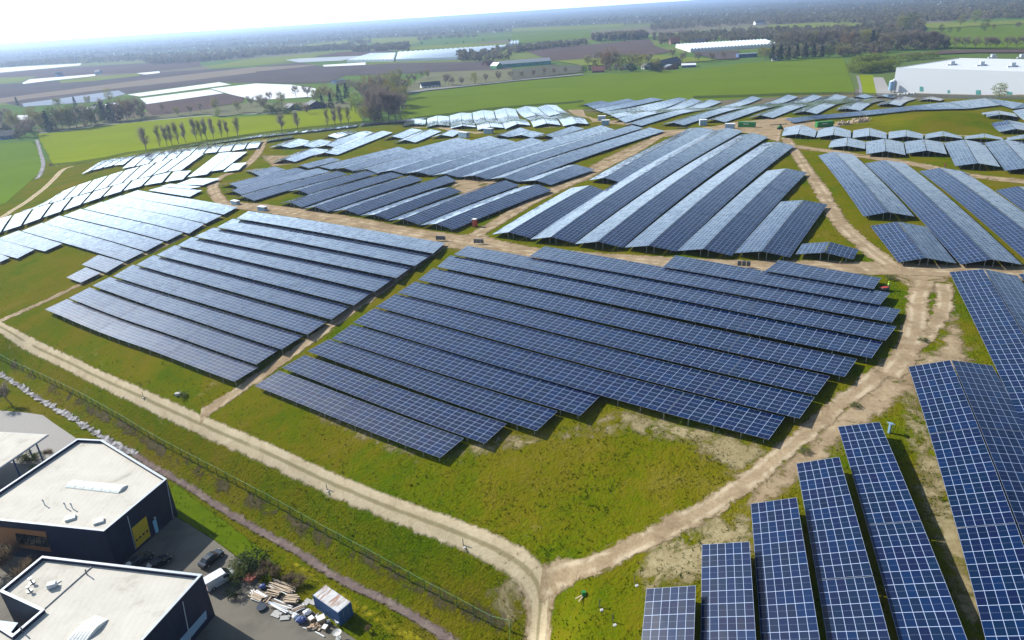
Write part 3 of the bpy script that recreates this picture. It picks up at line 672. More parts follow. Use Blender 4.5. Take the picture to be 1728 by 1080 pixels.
for i, q in enumerate([((454,249),(490,236),(474,246),(504,234),(490,249.5),(522.5,237.5)),((491,249.3),(525,237),(510,245),(540,235),(527.5,249),(559,238.3)),((457,274),(510,254),(481,269),(530,250),(498,273),(554,252.5)),
     ((544,232.7),(580,222),(553,229),(592.5,219),(569,233.3),(607.5,222.7)),((529,249.2),(606,224),(549,245),(615,220.6),(564,248),(633,223.4)),((527.5,262.7),(634,222.8),(547.5,257.5),(645,220.6),(569,261.3),(663,223.5)),
     ((644,235.2),(682.5,220),(661,230),(695,216.5),(679,233.5),(713,219.3)),((662.5,241.3),(712.5,220.6),(684,236),(726,218),(701,240.4),(745,221.4)),((725,232.7),(754,221),(744,227.5),(761,219),(764,230.5),(779,221.4))]):
    ridge(f'{ORD[i]} of nine scattered grey blue ridged tables, counted from the left', 'scattered grey blue ridged tables', *q, detail=1, side=6.0 if i in (2, 5, 7) else 0)
for i, q in enumerate([((678,213.7),(682.5,206),(698,209),(700,200.6),(717,211.2),(719,202.2)),((718.5,215),(721,200),(738,210),(738,195),(759,212.2),(758,196.4)),((760.6,216.5),(759,195),(781,212),(777.5,190),(803,214.6),(795.6,191)),
     ((806,219),(797,190),(828,213.7),(815,185.6),(850.6,215.8),(832.5,187.3)),((852.5,217.7),(834,186.5),(873,209),(852.5,182),(895,211.4),(870,184.2)),((900,214.2),(887.5,200),(922.5,208),(905,195),(946,211),(928,197.2)),
     ((951,212.7),(929,197.7),(975,207.5),(947.5,192),(994,209.5),(967.5,194.3)),((886,199),(870.6,184.3),(905,194),(887.5,179),(926,196.6),(906,181)),((927.5,196.2),(907,181),(946,191),(922.5,176.5),(965.5,193.6),(939,177.6))]):
    ridge(f'{ORD[i]} of the nine white ridged tables before the meadow, from the left', 'white ridged tables before the meadow', *q, detail=1)
# ---- the big pale and blue striped tables right of the centre
GR = [
 ((994,304),(1163,216.3),(1020,300),(1178,214.8),(1050.5,309),(1205,218.5)),
 ((830,395.5),(964,317),(858,391.7),(995,312.5),(894.5,401.3),(1024,322.7)),
 ((895,404),(1203,220.3),(930,399.7),(1227.5,215.6),(969,410),(1254,221)),
 ((970,411.7),(1249,227.5),(1009,407.6),(1271,224),(1050.5,417.6),(1296,231)),
 ((1054,417.6),(1289,241.3),(1095,414.5),(1312.5,239),(1141.5,424),(1341,246)),
 ((1143,423.3),(1295,288),(1187,420),(1327,284),(1234,431.3),(1362,291)),
 ((1239.5,427),(1318,340),(1286,424),(1355.6,337.5),(1333,434.2),(1396.5,345)),
 ((1342.5,429),(1354,411.3),(1391.5,426),(1400,408),(1439.5,437.7),(1449,421)),
]
GN = ['short striped table at the upper left of the big striped group','first long striped table from the left behind the dark blue block','second striped table from the left, the longest of the big group','third striped table from the left in the big pale and blue group','fourth striped table from the left in the big pale and blue group','fifth striped table, its far end beside the winding path','sixth striped table, ending at the bend of the winding path','tiny ridged table alone by the fork of the dirt paths']
for i, q in enumerate(GR): ridge(GN[i], 'big pale and blue striped tables', *q, lo=.95, hi=2.35, side=5.0 if i > 3 else 0)
HR = [
 ((1457.5,365.3),(1380.6,262.5),(1499,358),(1407,255.6),(1543,365.3),(1440,260.5)),
 ((1621,446),(1459,276),(1673.5,437.5),(1493,270),(1725,446.5),(1527,275)),
 ((1760,464),(1551,289),(1815,456),(1586,283),(1870,465),(1625,288.5)),
 ((1820,428),(1680,321),(1870,421),(1719,314),(1920,430),(1757,320)),
 ((1516,442.7),(1468.5,381),(1562,435),(1515,374),(1614,444.3),(1563.5,382.7)),
]
HN = ['first of the long blue ridged tables on the right, beside the winding path','second long blue ridged table on the right, between its two neighbours','third long blue ridged table running out at the right edge','blue ridged table at the right edge, next to the small green patch','short blue ridged table in front of the three long ones on the right']
for i, q in enumerate(HR): ridge(HN[i], 'long blue ridged tables on the right', *q, lo=.95, hi=2.3)
for i, q in enumerate([((1397.5,249),(1403.5,236.5),(1429,246),(1430,232),(1460,251.3),(1460,239)),((1462,260),(1461,239.3),(1495,255),(1493,234),(1528,261.5),(1524.5,240)),((1530,259.2),(1526,239.2),(1564,254),(1559,235),(1598,260.2),(1591,240)),
     ((1612,280.3),(1592.6,240.6),(1650,275.3),(1627,235.6),(1688,281.4),(1659.5,240.8)),((1696,288),(1661,240.8),(1737,283),(1693,235.6),(1782,289),(1730,240))]):
    ridge(f'{ORD[i]} grey tent table from the left in the front file by the green mound', 'front file of tent shaped tables', *q, lo=.95, hi=2.3)
for i, q in enumerate([((1319,229.3),(1324,215.5),(1347,226),(1352.5,210),(1375,231.3),(1378.5,219.7)),((1377.5,232),(1381.5,217.7),(1406,227.5),(1409,213),(1435.6,232.4),(1436,220.8)),((1438.5,232.7),(1440,220),(1467.5,229),(1467.5,215.6),(1496,234),(1496,224)),
     ((1499,234),(1500,222.5),(1529,230),(1529.5,219),(1557.6,234.3),(1558,226.3)),((1560.5,234),(1562,226.3),(1592,229.3),(1591,221),(1624.5,234),(1622,230)),((1627,234.7),(1628,230.4),(1661.5,231.7),(1661,225),(1693,236),(1692,233)),((1698,237),(1699.5,232.3),(1730,233),(1729,226.5),(1762,237),(1766,233))]):
    ridge(f'{ORD[i]} grey tent table from the left in the back file by the green mound', 'back file of tent shaped tables', *q, lo=.9, hi=2.2, detail=1)
for l, q in (('small tent shaped table on the right shoulder of the green mound', ((1664.5,197.3),(1656.5,190.4),(1691,193),(1685,186.4),(1717.6,197.5),(1712,191.5))),
             ('tent shaped table at the right foot of the green mound', ((1687,222.6),(1673,207.7),(1715,217.5),(1701,202.5),(1743,222.6),(1728.5,207.7))),
             ('tent shaped table at the right edge above the green mound', ((1733,206),(1708.5,186.8),(1762,201),(1736,182),(1790,206),(1765,187)))):
    ridge(l, 'tables on the mound', *q, lo=.9, hi=2.2, detail=1)
# ---- the far groups at the edge of the big meadow
for i, q in enumerate([((972,178.5),(1003,171.5),(984,175.6),(1015,170),(994,178.9),(1028,172.8)),((984,181.7),(1046,170.5),(993.5,179),(1060,166.3),(1003,183.6),(1073,170)),((994,187),(1087,167.5),(1003.5,183.9),(1100,164.4),(1015.5,188.6),(1119,167.7)),
     ((1006,192),(1131,168),(1016,188.8),(1145,164.4),(1029,193.6),(1160,167)),((1019,197.5),(1155,170),(1030,193.8),(1167.5,166),(1042,199.3),(1184,170)),((1031,204.5),(1184,171.5),(1042.5,200),(1199,167.8),(1055,207),(1217,172)),((1051,210.3),(1253,167),(1064,208),(1269,162),(1082.5,212.3),(1285,165.7))]):
    ridge(f'{ORD[i]} table from the back in the pale cluster along the big meadow', 'pale cluster along the big meadow', *q, detail=1, nac=5)
for i, q in enumerate([((1115,210.3),(1313,165.3),(1136,207),(1329,159.5),(1154,211.4),(1347,163.3)),((1186,205.3),(1352,164.3),(1204,201.2),(1372.5,159.3),(1224,206.2),(1388,163)),((1262,199),(1390,163.5),(1284,194.3),(1411,158.9),(1304,199),(1430.5,162.9)),
     ((1335,191.3),(1412,168.3),(1359,187.8),(1434,164.3),(1378.3,192.2),(1454.5,167.4)),((1409,185.5),(1455,168.4),(1430,183),(1472.5,165),(1452,186.8),(1494.5,168.6)),((1479,177.8),(1510,165.5),(1499.5,175),(1526,162.4),(1519.7,178.4),(1547,166)),
     ((1547.6,169.4),(1556,165.2),(1568,167),(1572,162.7),(1587.5,170.2),(1593,166.8)),((1432.5,164.2),(1446,160.3),(1443,162.4),(1459,158.5),(1459.5,165.8),(1475,162.8)),((1475,164.3),(1479,161.3),(1486.5,161.4),(1492.5,158.5),(1505.5,165.8),(1512,162.7))]):
    ridge(f'{ORD[i]} table in the grey file rising from the containers to the warehouse', 'grey file rising to the warehouse', *q, detail=1)
for i, (a, b, c, d) in enumerate([((1339,207.3),(1375,201.3),(1324,200),(1361,196)),((1376,201.2),(1461,194.2),(1361.5,195.9),(1446.5,188.2)),((1462.5,194.1),(1541,185.8),(1447.5,188),(1523,180.2)),((1542,185.7),(1633,183.3),(1524,180),(1599.5,172.2)),((1634.5,183.2),(1688,177.2),(1601,172),(1663,165.8)),((1689,177.2),(1709,183.5),(1665,165.7),(1728,174.2)),((1710,183.7),(1770,177),(1729,174.3),(1780,168))]):
    flat(f'{ORD[i]} section from the left of the dark blue strip behind the green mound', 'sections of the dark blue strip', a, b, c, d, .85, 2.1, detail=1)
# ---- the near tables on the right: single slopes leaning left, then ridged ones
RT = [((1077,1140),(1091,993.5),(1169,1140),(1174,988)),((1182,1140),(1184.5,919),(1279.5,1140),(1264.5,914)),((1289,1140),(1267,850),(1393,1140),(1344,839.5)),((1406,1140),(1344,782),(1518,1140),(1416,771)),((1533,1140),(1414,720),(1655,1140),(1484,712))]
RN = ['nearest and shortest blue table at the bottom edge right of the track junction','second blue single slope table from the track junction','third blue single slope table from the track junction','fourth blue single slope table, its near bank set off by a seam','fifth blue single slope table, beside the pale blue post box']
for i, (a, b, c, d) in enumerate(RT):
    A, B = Edge([a, b], .75), Edge([c, d], 2.15)
    solar(RN[i], 'single slope tables in the right foreground', [B, A], 'flat', side=4.0, breaks=[[], [], [.13], [.37], [.5]][i])
ridge('large ridged table right of the pale blue post box', 'ridged tables in the right foreground', (1676,1130),(1533,619),(1802,1130),(1604.5,607.5),(1930,1130),(1674,617), lo=.9, hi=2.1, breaks=[.33, .66])
ridge('large ridged table behind the sandy turning place at the right edge', 'ridged tables in the right foreground', (1760,800),(1602,459),(1863,800),(1660,454),(1967,800),(1717,465.5), lo=.9, hi=2.1)
ridge('ridged table corner peeping in at the right edge below the dirt road', 'ridged tables in the right foreground', (1800,560),(1719,463),(1880,560),(1765,456),(1960,565),(1811,464), lo=.9, hi=2.1)
# ------------------------------------------------------------------ buildings in the foreground
def inset(poly, d):
    """polygon moved inward by d"""
    n = len(poly); P = [np.array(p[:2], float) for p in poly]
    a2 = sum(P[i][0]*P[(i+1) % n][1]-P[(i+1) % n][0]*P[i][1] for i in range(n)); s = 1 if a2 > 0 else -1
    out = []
    for i in range(n):
        a, b, c = P[i-1], P[i], P[(i+1) % n]
        e1 = (b-a)/np.linalg.norm(b-a); e2 = (c-b)/np.linalg.norm(c-b)
        n1 = s*np.array([-e1[1], e1[0]]); n2 = s*np.array([-e2[1], e2[0]])
        m = (n1+n2); m = m/max(1e-6, (m@n1)); out.append(b+m*d)
    return out
def ring(mb, P, Q, z0, z1):
    n = len(P)
    for i in range(n):
        j = (i+1) % n
        V = [(*P[i], z0), (*P[j], z0), (*Q[j], z0), (*Q[i], z0), (*P[i], z1), (*P[j], z1), (*Q[j], z1), (*Q[i], z1)]
        e = np.array(P[j])-np.array(P[i]); q = np.array(Q[i])-np.array(P[i])
        F = [(3,2,1,0),(4,5,6,7),(0,1,5,4),(1,2,6,5),(2,3,7,6),(3,0,4,7)]
        if e[0]*q[1]-e[1]*q[0] < 0: F = [tuple(reversed(f)) for f in F]
        mb.add(V, F)
def hall(name, label, px, h, wallmat='navyclad', para=.65, cope='greypaint'):
    W = [gp(a, b, h)[:2] for a, b in px]; c = sum(W)/len(W); t = thing(name, label, 'building', (c[0], c[1], 0))
    L = [w-c for w in W]
    m = MB(); m.prism(L, -.3, h-para-.002); ring(m, L, inset(L, .32), h-para, h-.09); m.build('wall', MAT[wallmat], t)
    m = MB(); ring(m, inset(L, -.04), inset(L, .36), h-.088, h); m.build('parapet_coping', MAT[cope], t)
    m = MB(); m.prism(inset(L, .325), h-para, h-para+.06); m.build('roof', MAT['roofskin'], t)
    return t, np.array([c[0], c[1], 0]), W
def roofskin():
    t = NT('roofskin'); p = t.pos(); n = t.noise(p, .18, 5, .6, .8); n2 = t.noise(p, 1.5, 5, .65)
    f = t.math('ADD', t.math('MULTIPLY', n, .7), t.math('MULTIPLY', n2, .3))
    c = t.ramp(f, [(.30, (.39, .355, .295)), (.42, (.53, .495, .42)), (.56, (.575, .54, .465)), (.70, (.60, .565, .49))])
    wv = t.n('ShaderNodeTexWave', inp={'Vector': p, 'Scale': .32, 'Distortion': .0}).outputs['Fac']
    c = t.mix(t.math('MULTIPLY', t.smooth(wv, .99, 1.0), .55), c, (.34, .325, .30)); 
    pd = t.smooth(t.noise(p, .11, 4, .55, 1.2), .60, .66); c = t.mix(t.math('MULTIPLY', pd, .22), c, (.30, .27, .22))
    t.bsdf(c, .85, None, 0, .1); return t.m
MAT['roofskin'] = roofskin()
def wallpt(px, py, a, b):
    """where the ray of a pixel meets the vertical plane through world points a,b"""
    n = np.array([-(b-a)[1], (b-a)[0], 0]); d = ray(px, py); o = np.array([0, 0, CAMZ]); s = (np.array([a[0], a[1], 0])-o)@n/(d@n); return o+d*s
def wallslab(name, px, a, b, mat, parent, base, th=.08, out=.0):
    P = [wallpt(x, y, a, b) for x, y in px]; n = np.array([-(b-a)[1], (b-a)[0], 0]); n /= np.linalg.norm(n)
    if (np.array([0, 0, CAMZ])-P[0])@n < 0: n = -n
    V = [p-base+n*(out+th) for p in P]+[p-base+n*(out-.05) for p in P]; k = len(P)
    F = [tuple(range(k)), tuple(reversed(range(k, 2*k)))]+[(i, k+i, k+(i+1) % k, (i+1) % k) for i in range(k)]
    nn = np.cross(V[1]-V[0], V[2]-V[0])
    if nn@n < 0: F = [tuple(reversed(f)) for f in F]
    return mesh(name, V, F, mat, parent)
def bar3(name, a, b, w, mat, parent, base, n=6):
    m = MB(); m.bar(a-base, b-base, w, n); return m.build(name, mat, parent)
# dark hall with the yellow door
HM = 7.9
t, B0, W = hall('industrial_hall', 'dark navy hall with cream flat roof, a yellow garage door and a barrel skylight', [(131,740),(172,742),(281,808),(175,896),(-65,871)], HM)
a, b = W[2], W[3]
wallslab('garage_door', [(221.7,892),(246,871),(253.6,904),(230,925.5)], a, b, MAT['yellowdoor'], t, B0)
for i in range(4):
    x0, y0 = 228.5+i*5.6, 911-i*5.0
    wallslab('door_window', [(x0,y0),(x0+3.2,y0-2.8),(x0+3.9,y0+.2),(x0+.7,y0+3.0)], a, b, MAT['glass'], t, B0, .1)
wallslab('entrance_door', [(257,880),(262.6,875.3),(267.4,896),(262.8,900.3)], a, b, MAT['cyandoor'], t, B0)
wallslab('door_lamp', [(258.5,873.5),(261,871.5),(262,874),(259.5,876)], a, b, MAT['greypaint'], t, B0, .2)
for p0, p1 in (((214,871),(228,927)),((280,812),(291.5,873))):
    q = [wallpt(*p, a, b) for p in (p0, p1)]; n = np.array([-(b-a)[1], (b-a)[0], 0]); n /= np.linalg.norm(n); n = n if (np.array([0, 0, CAMZ])-q[0])@n > 0 else -n
    bar3('downpipe', q[0]+n*.12, q[1]+n*.12, .07, MAT['greypaint'], t, B0)
a, b = W[3], W[4]
wallslab('window_surround', [(-8,888),(77,897),(86.5,931),(-2,918)], a, b, MAT['wood'], t, B0)
fr = wallslab('window', [(27,899),(80.5,906),(83.3,923),(31,917.5)], a, b, MAT['glass'], t, B0, .10)
for i in range(6):
    f = i/5; p0 = (27+53.5*f, 899+7*f); p1 = (31+52.3*f, 917.5+5.5*f)
    wallslab('mullion', [(p0[0]-.45,p0[1]),(p0[0]+.45,p0[1]),(p1[0]+.45,p1[1]),(p1[0]-.45,p1[1])], a, b, MAT['black'], fr, B0*0+B0, .14)
for f in (.33, .66):
    p0 = (27+4*f, 899+18.5*f); p1 = (80.5+2.8*f, 906+17*f)
    wallslab('mullion', [(p0[0],p0[1]-.4),(p1[0],p1[1]-.4),(p1[0],p1[1]+.4),(p0[0],p0[1]+.4)], a, b, MAT['black'], fr, B0, .13)
def skylight(px, z, parent, base, h=.9):
    """barrel vault: two long edges [a0,a1] [b0,b1] given in the photo"""
    A0, A1, B1, B2 = [gp(x, y, z) for x, y in px]; n = 10; V, F = [], []
    for k, (p, q) in enumerate(((A0, B2), (A1, B1))):
        for i in range(n+1):
            f = i/n; r = p+(q-p)*f; V.append(r-base+np.array([0, 0, h*math.sin(math.pi*f)*.75+.12]))
        V += [p-base, q-base]
    m = n+3
    for i in range(n): F.append((i, i+1, m+i+1, m+i))
    F += [(n+1, 0, m, m+n+1), (n, n+2, m+n+2, m+n), tuple(reversed(range(n+1)))+(n+1, n+2), tuple(range(m, m+n+1))+(m+n+2, m+n+1)]
    if np.cross(V[1]-V[0], V[m]-V[0])[2] < 0: F = [tuple(reversed(f)) for f in F]
    o = mesh('barrel_skylight', V, F, MAT['skylight'], parent, smooth=False)
    rb = MB()
    for k in range(1, 6):
        g = k/6
        for i in range(n):
            rb.bar(Vector(V[i]).lerp(Vector(V[m+i]), g), Vector(V[i+1]).lerp(Vector(V[m+i+1]), g), .035)
    rb.build('glazing_rib', MAT['membrane'], o)
skylight([(110,823),(200,833),(216,819.5),(129,811)], HM-.6, t, B0, .55)
for x, y in ((119,875.5),(167,881)):
    p = gp(x, y, HM-.6)-B0; m = MB(); m.box((p[0], p[1], p[2]+.2), (1.5, 1.2, .4), .45); o = m.build('roof_hatch', MAT['skylight'], t)
for x, y in ((76,853),(112,858),(123,859)):
    p = gp(x, y, HM-.6)-B0; m = MB(); m.bar(p, p+np.array([0, 0, .9]), .09, 8); m.bar(p+np.array([0, 0, .9]), p+np.array([-.18, .1, 1.15]), .12, 8); m.build('vent_pipe', MAT['greypaint'], t)
# lower left hall
HL = 8.1
P1, P2, P3 = gp(71, 938, HL), gp(341, 969, HL), gp(195, 1130, HL)
P4 = P1+(P3-P2)
def topx(p):
    v = np.array(p)-np.array([0, 0, CAMZ]); w_ = v@_F; return 864+FPX*(v@_R)/w_, 540-FPX*(v@_U)/w_
left = lambda f: tuple(topx(P1+(P4-P1)*f))
t, B0, W = hall('industrial_hall', 'dark navy hall at the lower left corner with a notched cream roof', [(71,938),(341,969),(195,1130),tuple(topx(P4)),left(.66),(22,1070),(69,1030),left(.44)], HL)
a, b = W[1], W[2]
wallslab('loading_door', [(347,1030),(348.5,1043),(310,1090),(303,1080)], a, b, MAT['lightblue'], t, B0)
q = [wallpt(*p, a, b) for p in ((307,1015),(321,1085))]; n = np.array([-(b-a)[1], (b-a)[0], 0]); n /= np.linalg.norm(n); n = n if (np.array([0, 0, CAMZ])-q[0])@n > 0 else -n
bar3('downpipe', q[0]+n*.12, q[1]+n*.12, .07, MAT['greypaint'], t, B0)
skylight([(112,1082),(146,1082),(183,1046),(162,1039)], HL-.6, t, B0, .6)
m = MB(); s0, s1 = gp(155, 957, HL-.6)-B0, gp(71.5, 1031, HL-.6)-B0; m.bar(s0+np.array([0, 0, .1]), s1+np.array([0, 0, .1]), .09, 4); m.build('roof_joint', MAT['concrete'], t)
for x, y in ((50,998),(54,984)):
    p = gp(x, y, HL-.6)-B0; m = MB(); m.bar(p, p+np.array([0, 0, .8]), .12, 8); m.bar(p+np.array([0, 0, .8]), p+np.array([0, 0, .95]), .28, 10); m.bar(p, p+np.array([0, 0, .15]), .4, 10); m.build('roof_ventilator', MAT['steel'], t)
p = gp(89, 991, HL-.6)-B0; m = MB(); m.box((p[0], p[1], p[2]+.45), (1.1, .8, .7), .3); m.box((p[0]+.2, p[1], p[2]+.08), (1.9, .12, .1), .3); m.box((p[0], p[1]+.4, p[2]+.08), (1.9, .12, .1), .9); m.build('cooling_unit', MAT['greypaint'], t)
for x, y in ((147,970),(39,1068)):
    p = gp(x, y, HL-.6)-B0; m = MB(); m.bar(p, p+np.array([0, 0, 1.0]), .09, 8); m.bar(p+np.array([0, 0, 1.0]), p+np.array([.25, -.2, 1.1]), .1, 8); m.build('vent_pipe', MAT['darksteel'], t)
# low glass roofed lean-to in the notch
W2 = [gp(x, y, 4.0)[:2] for x, y in ((-30,1045),(28,1052),(8,1078),(-60,1072))]; c = sum(W2)/4
t = thing('lean_to', 'low pale blue roofed lean-to in the notch of the lower left hall', 'building', (c[0], c[1], 0)); m = MB(); m.prism([w-c for w in W2], 0, 3.8); m.build('wall', MAT['navy'], t); m = MB(); m.prism(inset([w-c for w in W2], -.15), 3.802, 4.0); m.build('roof', MAT['lightblue'], t)
# canopy building at the left edge
HK = 5.6
tip = gp(81.5, 733, HK)[:2]; d1 = gp(0, 728.5, HK)[:2]-tip; d2 = gp(0, 789, HK)[:2]-tip; d1 /= np.linalg.norm(d1); d2 /= np.linalg.norm(d2)
R4 = [tip, tip+d1*22, tip+d1*22+d2*24, tip+d2*24]; c = sum(R4)/4
t = thing('canopy_building', 'white flat roof on slim blue posts at the left photo edge', 'building', (c[0], c[1], 0)); B0 = np.array([c[0], c[1], 0])
m = MB(); m.prism([r-c for r in R4], HK-.35, HK-.03); m.build('roof_edge', MAT['greypaint'], t); m = MB(); m.prism(inset([r-c for r in R4], .12), HK-.028, HK+.02); m.build('roof', MAT['roofskin'], t)
for f, g in ((.08, .10), (.08, .33), (.08, .56), (.4, .06)):
    p = tip+d2*24*g+d1*22*f*.5; m = MB(); m.bar((p[0]-c[0], p[1]-c[1], 0), (p[0]-c[0], p[1]-c[1], HK-.352), .16, 8); m.build('roof_post', MAT['bluetrim'], t)
Q4 = [tip+d1*4.5+d2*10, tip+d1*21+d2*10, tip+d1*21+d2*23, tip+d1*4.5+d2*23]; m = MB(); m.prism([r-c for r in Q4], 0, HK-.353); m.build('wall', MAT['navy'], t)
# ------------------------------------------------------------------ vehicles
def loft(st, nx=1.0):
    """body from stations (x, half width, bottom, top, shoulder)"""
    V, F = [], []
    for x, w_, z0, z1, sh in st:
        zs = z0+(z1-z0)*.55
        V += [(x,-w_*.92,z0),(x,-w_,zs),(x,-w_*sh,z1),(x,w_*sh,z1),(x,w_,zs),(x,w_*.92,z0)]
    n = 6
    for i in range(len(st)-1):
        for k in range(n):
            F.append((i*n+k, i*n+(k+1) % n, (i+1)*n+(k+1) % n, (i+1)*n+k))
    F.append(tuple(range(n))); F.append(tuple(reversed(range((len(st)-1)*n, len(st)*n))))
    return V, [tuple(reversed(f)) for f in F]
def wheels(t, xs, w_, r=.32):
    for x in xs:
        for s in (-1, 1):
            m = MB(); m.bar((x, s*(w_-.22), r), (x, s*(w_-.01), r), r, 16); o = m.build('wheel', MAT['rubber'], t); m = MB(); m.bar((x, s*(w_-.05), r), (x, s*(w_+.005), r), r*.58, 12); m.build('rim', MAT['steel'], o)
def lamps(t, L, w_, z):
    for s in (-1, 1):
        m = MB(); m.box((L, s*w_*.72, z), (.06, w_*.34, .13)); m.build('headlight', MAT['whiteplastic'], t); m = MB(); m.box((-L, s*w_*.76, z+.08), (.06, w_*.26, .16)); m.build('tail_light', MAT['redpaint'], t)
def car(label, p, rz, paint, estate=False):
    t = thing('parked_car', label, 'car', p, rz); tail = -2.05
    V, F = loft([(-2.12,.72,.42,.80,.9),(-1.95,.84,.25,.95,.93),(-1.3,.87,.22,.98,.95),(.6,.87,.22,.95,.95),(1.2,.86,.22,.88,.93),(1.85,.80,.25,.76,.9),(2.12,.66,.40,.62,.9)]); mesh('body', V, F, MAT[paint], t, smooth=False)
    k = -1.95 if estate else -1.6
    V, F = loft([(k,.70,.93,1.0,.9),(k+.45,.74,.92,1.40,.76),(-.3,.76,.92,1.46,.76),(.35,.76,.92,1.40,.76),(1.05,.72,.90,.95,.9)]); mesh('cabin_glass', V, F, MAT['glass'], t)
    m = MB(); V, F = loft([(k+.5,.575,1.385,1.425,.96),(-.3,.59,1.44,1.50,.96),(.33,.575,1.385,1.425,.96)]); m.add(V, F)
    for s in (-1, 1):
        for x0, x1 in ((.98, .36), (-.35, -.3), (k+.1, k+.5)): m.bar((x0, s*.74, .95), (x1, s*.575, 1.41), .035)
    m.build('roof', MAT[paint], t); wheels(t, (-1.3, 1.32), .87); lamps(t, 2.03, .78, .62)
    m = MB(); m.box((.72, .95, .98), (.16, .2, .12)); m.box((.72, -.95, .98), (.16, .2, .12)); m.build('wing_mirror', MAT[paint], t); m = MB(); m.box((2.06, 0, .38), (.10, 1.2, .14)); m.box((-2.08, 0, .42), (.10, 1.3, .14)); m.build('bumper', MAT['black'], t)
    return t
def van(label, p, rz):
    t = thing('delivery_van', label, 'van', p, rz)
    V, F = loft([(-2.3,.88,.35,1.92,.93),(-2.2,.92,.28,2.0,.93),(.75,.92,.28,2.0,.92),(1.25,.92,.28,1.62,.86),(1.62,.90,.28,1.18,.92),(2.25,.84,.30,.98,.88),(2.42,.72,.4,.75,.88)]); mesh('body', V, F, MAT['carwhite'], t)
    m = MB(); V, F = loft([(.80,.80,1.9,1.975,.98),(1.28,.80,1.30,1.63,.98),(1.66,.84,1.14,1.2,.98)]); m.add([(x+.03, y, z+.02) for x, y, z in V], F); m.build('windscreen', MAT['glass'], t)
    for s in (-1, 1):
        m = MB(); m.add([(.35, s*.935, 1.2), (1.45, s*.925, 1.2), (1.05, s*.875, 1.68), (.35, s*.885, 1.72)], [(0,1,2,3) if s < 0 else (3,2,1,0)]); m.build('side_window', MAT['glass'], t)
        m = MB(); m.box((-2.275, s*.42, 1.52), (.08, .62, .48)); m.build('rear_window', MAT['glass'], t)
        m = MB(); m.box((1.1, s*1.02, 1.3), (.16, .2, .28)); m.build('wing_mirror', MAT['black'], t)
    m = MB(); m.box((-2.34, 0, .45), (.12, 1.7, .2)); m.build('bumper', MAT['black'], t); m = MB(); m.box((-2.30, 0, 1.1), (.05, .03, 1.4)); m.build('rear_door_gap', MAT['greypaint'], t)
    wheels(t, (-1.45, 1.5), .91, .34); lamps(t, 2.28, .84, .8)
def heading(p, q): return math.atan2(q[1]-p[1], q[0]-p[0])
p, q = gp(343, 958), gp(374, 933); c = gp(358, 946.5); car('black car with dark soft top parked in the sun beside the grass', c, heading(p, q), 'carblack')
p, q = gp(354, 992), gp(392, 970); c = gp(373, 983); van('white panel van parked in the yard in front of the bushes', c, heading(p, q))
p, q = gp(215, 962), gp(256, 935); c = gp(238, 949); car('dark car in the hall shadow nearest to the yellow door', c, heading(p, q), 'cargrey', True)
p, q = gp(250, 966), gp(288, 940); c = gp(268, 955); car('dark car in the hall shadow, nearer to the sunlit yard', c, heading(p, q), 'carblack')
p, q = gp(-8, 664), gp(8, 655); car('blue car by the bare tree at the left photo edge', gp(-2, 664), heading(p, q), 'carblue')
# ------------------------------------------------------------------ the steel container and the junk in the yard
def container(name, label, p0, p1, w_, h, paint, roof, z=0.0):
    """long side runs p0 -> p1 on the ground, body lies on the far side of it"""
    p0, p1 = np.array(p0[:2]), np.array(p1[:2]); e = p1-p0; L = np.linalg.norm(e); e /= L; n = np.array([-e[1], e[0]])
    if n@(p0) < 0: n = -n
    c = (p0+p1)/2+n*w_/2; rz = math.atan2(e[1], e[0]); t = thing(name, label, 'container', (c[0], c[1], z), rz)
    m = MB(); k = int(L/.18)
    for s in (-1, 1):           # corrugated long sides
        pts = []
        for i in range(k+1):
            x = -L/2+.08+(L-.16)*i/k; pts.append((x, s*(w_/2-(.045 if i % 2 else .0)-.01)))
        V = [(x, y, .16) for x, y in pts]+[(x, y, h-.12) for x, y in pts]; F = [(i, i+1, k+1+i+1, k+1+i) if s < 0 else (i+1, i, k+1+i, k+1+i+1) for i in range(k)]
        m.add(V, F)
    for s in (-1, 1):
        kk = int(w_/.18); pts = [(-w_/2+.08+(w_-.16)*i/kk, s*(L/2-(.045 if i % 2 else 0)-.01)) for i in range(kk+1)]
        V = [(x, y, .16) for y, x in pts]+[(x, y, h-.12) for y, x in pts]; F = [((i+1, i, kk+1+i, kk+1+i+1) if s < 0 else (i, i+1, kk+1+i+1, kk+1+i)) for i in range(kk)]; m.add(V, F)
    m.build('side_wall', MAT[paint], t)
    m = MB()
    for sx in (-1, 1):
        for sy in (-1, 1): m.box((sx*(L/2-.06), sy*(w_/2-.06), h/2), (.13, .13, h-.02))
        m.box((sx*(L/2-.06), 0, .09), (.12, w_-.26, .15)); m.box((sx*(L/2-.06), 0, h-.08), (.12, w_-.26, .13))
    for sy in (-1, 1): m.box((0, sy*(w_/2-.06), .09), (L-.26, .12, .15)); m.box((0, sy*(w_/2-.06), h-.08), (L-.26, .12, .13))
    m.build('corner_frame', MAT[paint], t)
    m = MB(); kr = int(L/.2)
    for i in range(kr): m.box((-L/2+.1+(L-.2)*(i+.5)/kr, 0, h-.005+(.012 if i % 2 else 0)), ((L-.2)/kr*.98, w_-.1, .04))
    m.build('roof', MAT[roof], t)
    m = MB()
    for y in (-.35*w_/2, .35*w_/2): m.bar((L/2+.03, y, .2), (L/2+.03, y, h-.2), .03, 6)
    m.build('door_bar', MAT['steel'], t); return t
a0, a1 = gp(530, 1028), gp(575, 1057)
container('shipping_container', 'blue steel container with rusty pale roof beside the junk piles', gp(532.5, 1026), gp(575, 1056.5), 2.45, 2.6, 'containerblue', 'containerroof')
def pile(name, label, cat, px, fn, rz=0.0, z=None):
    p = hg(*px); t = thing(name, label, cat, p, rz); fn(t); return t
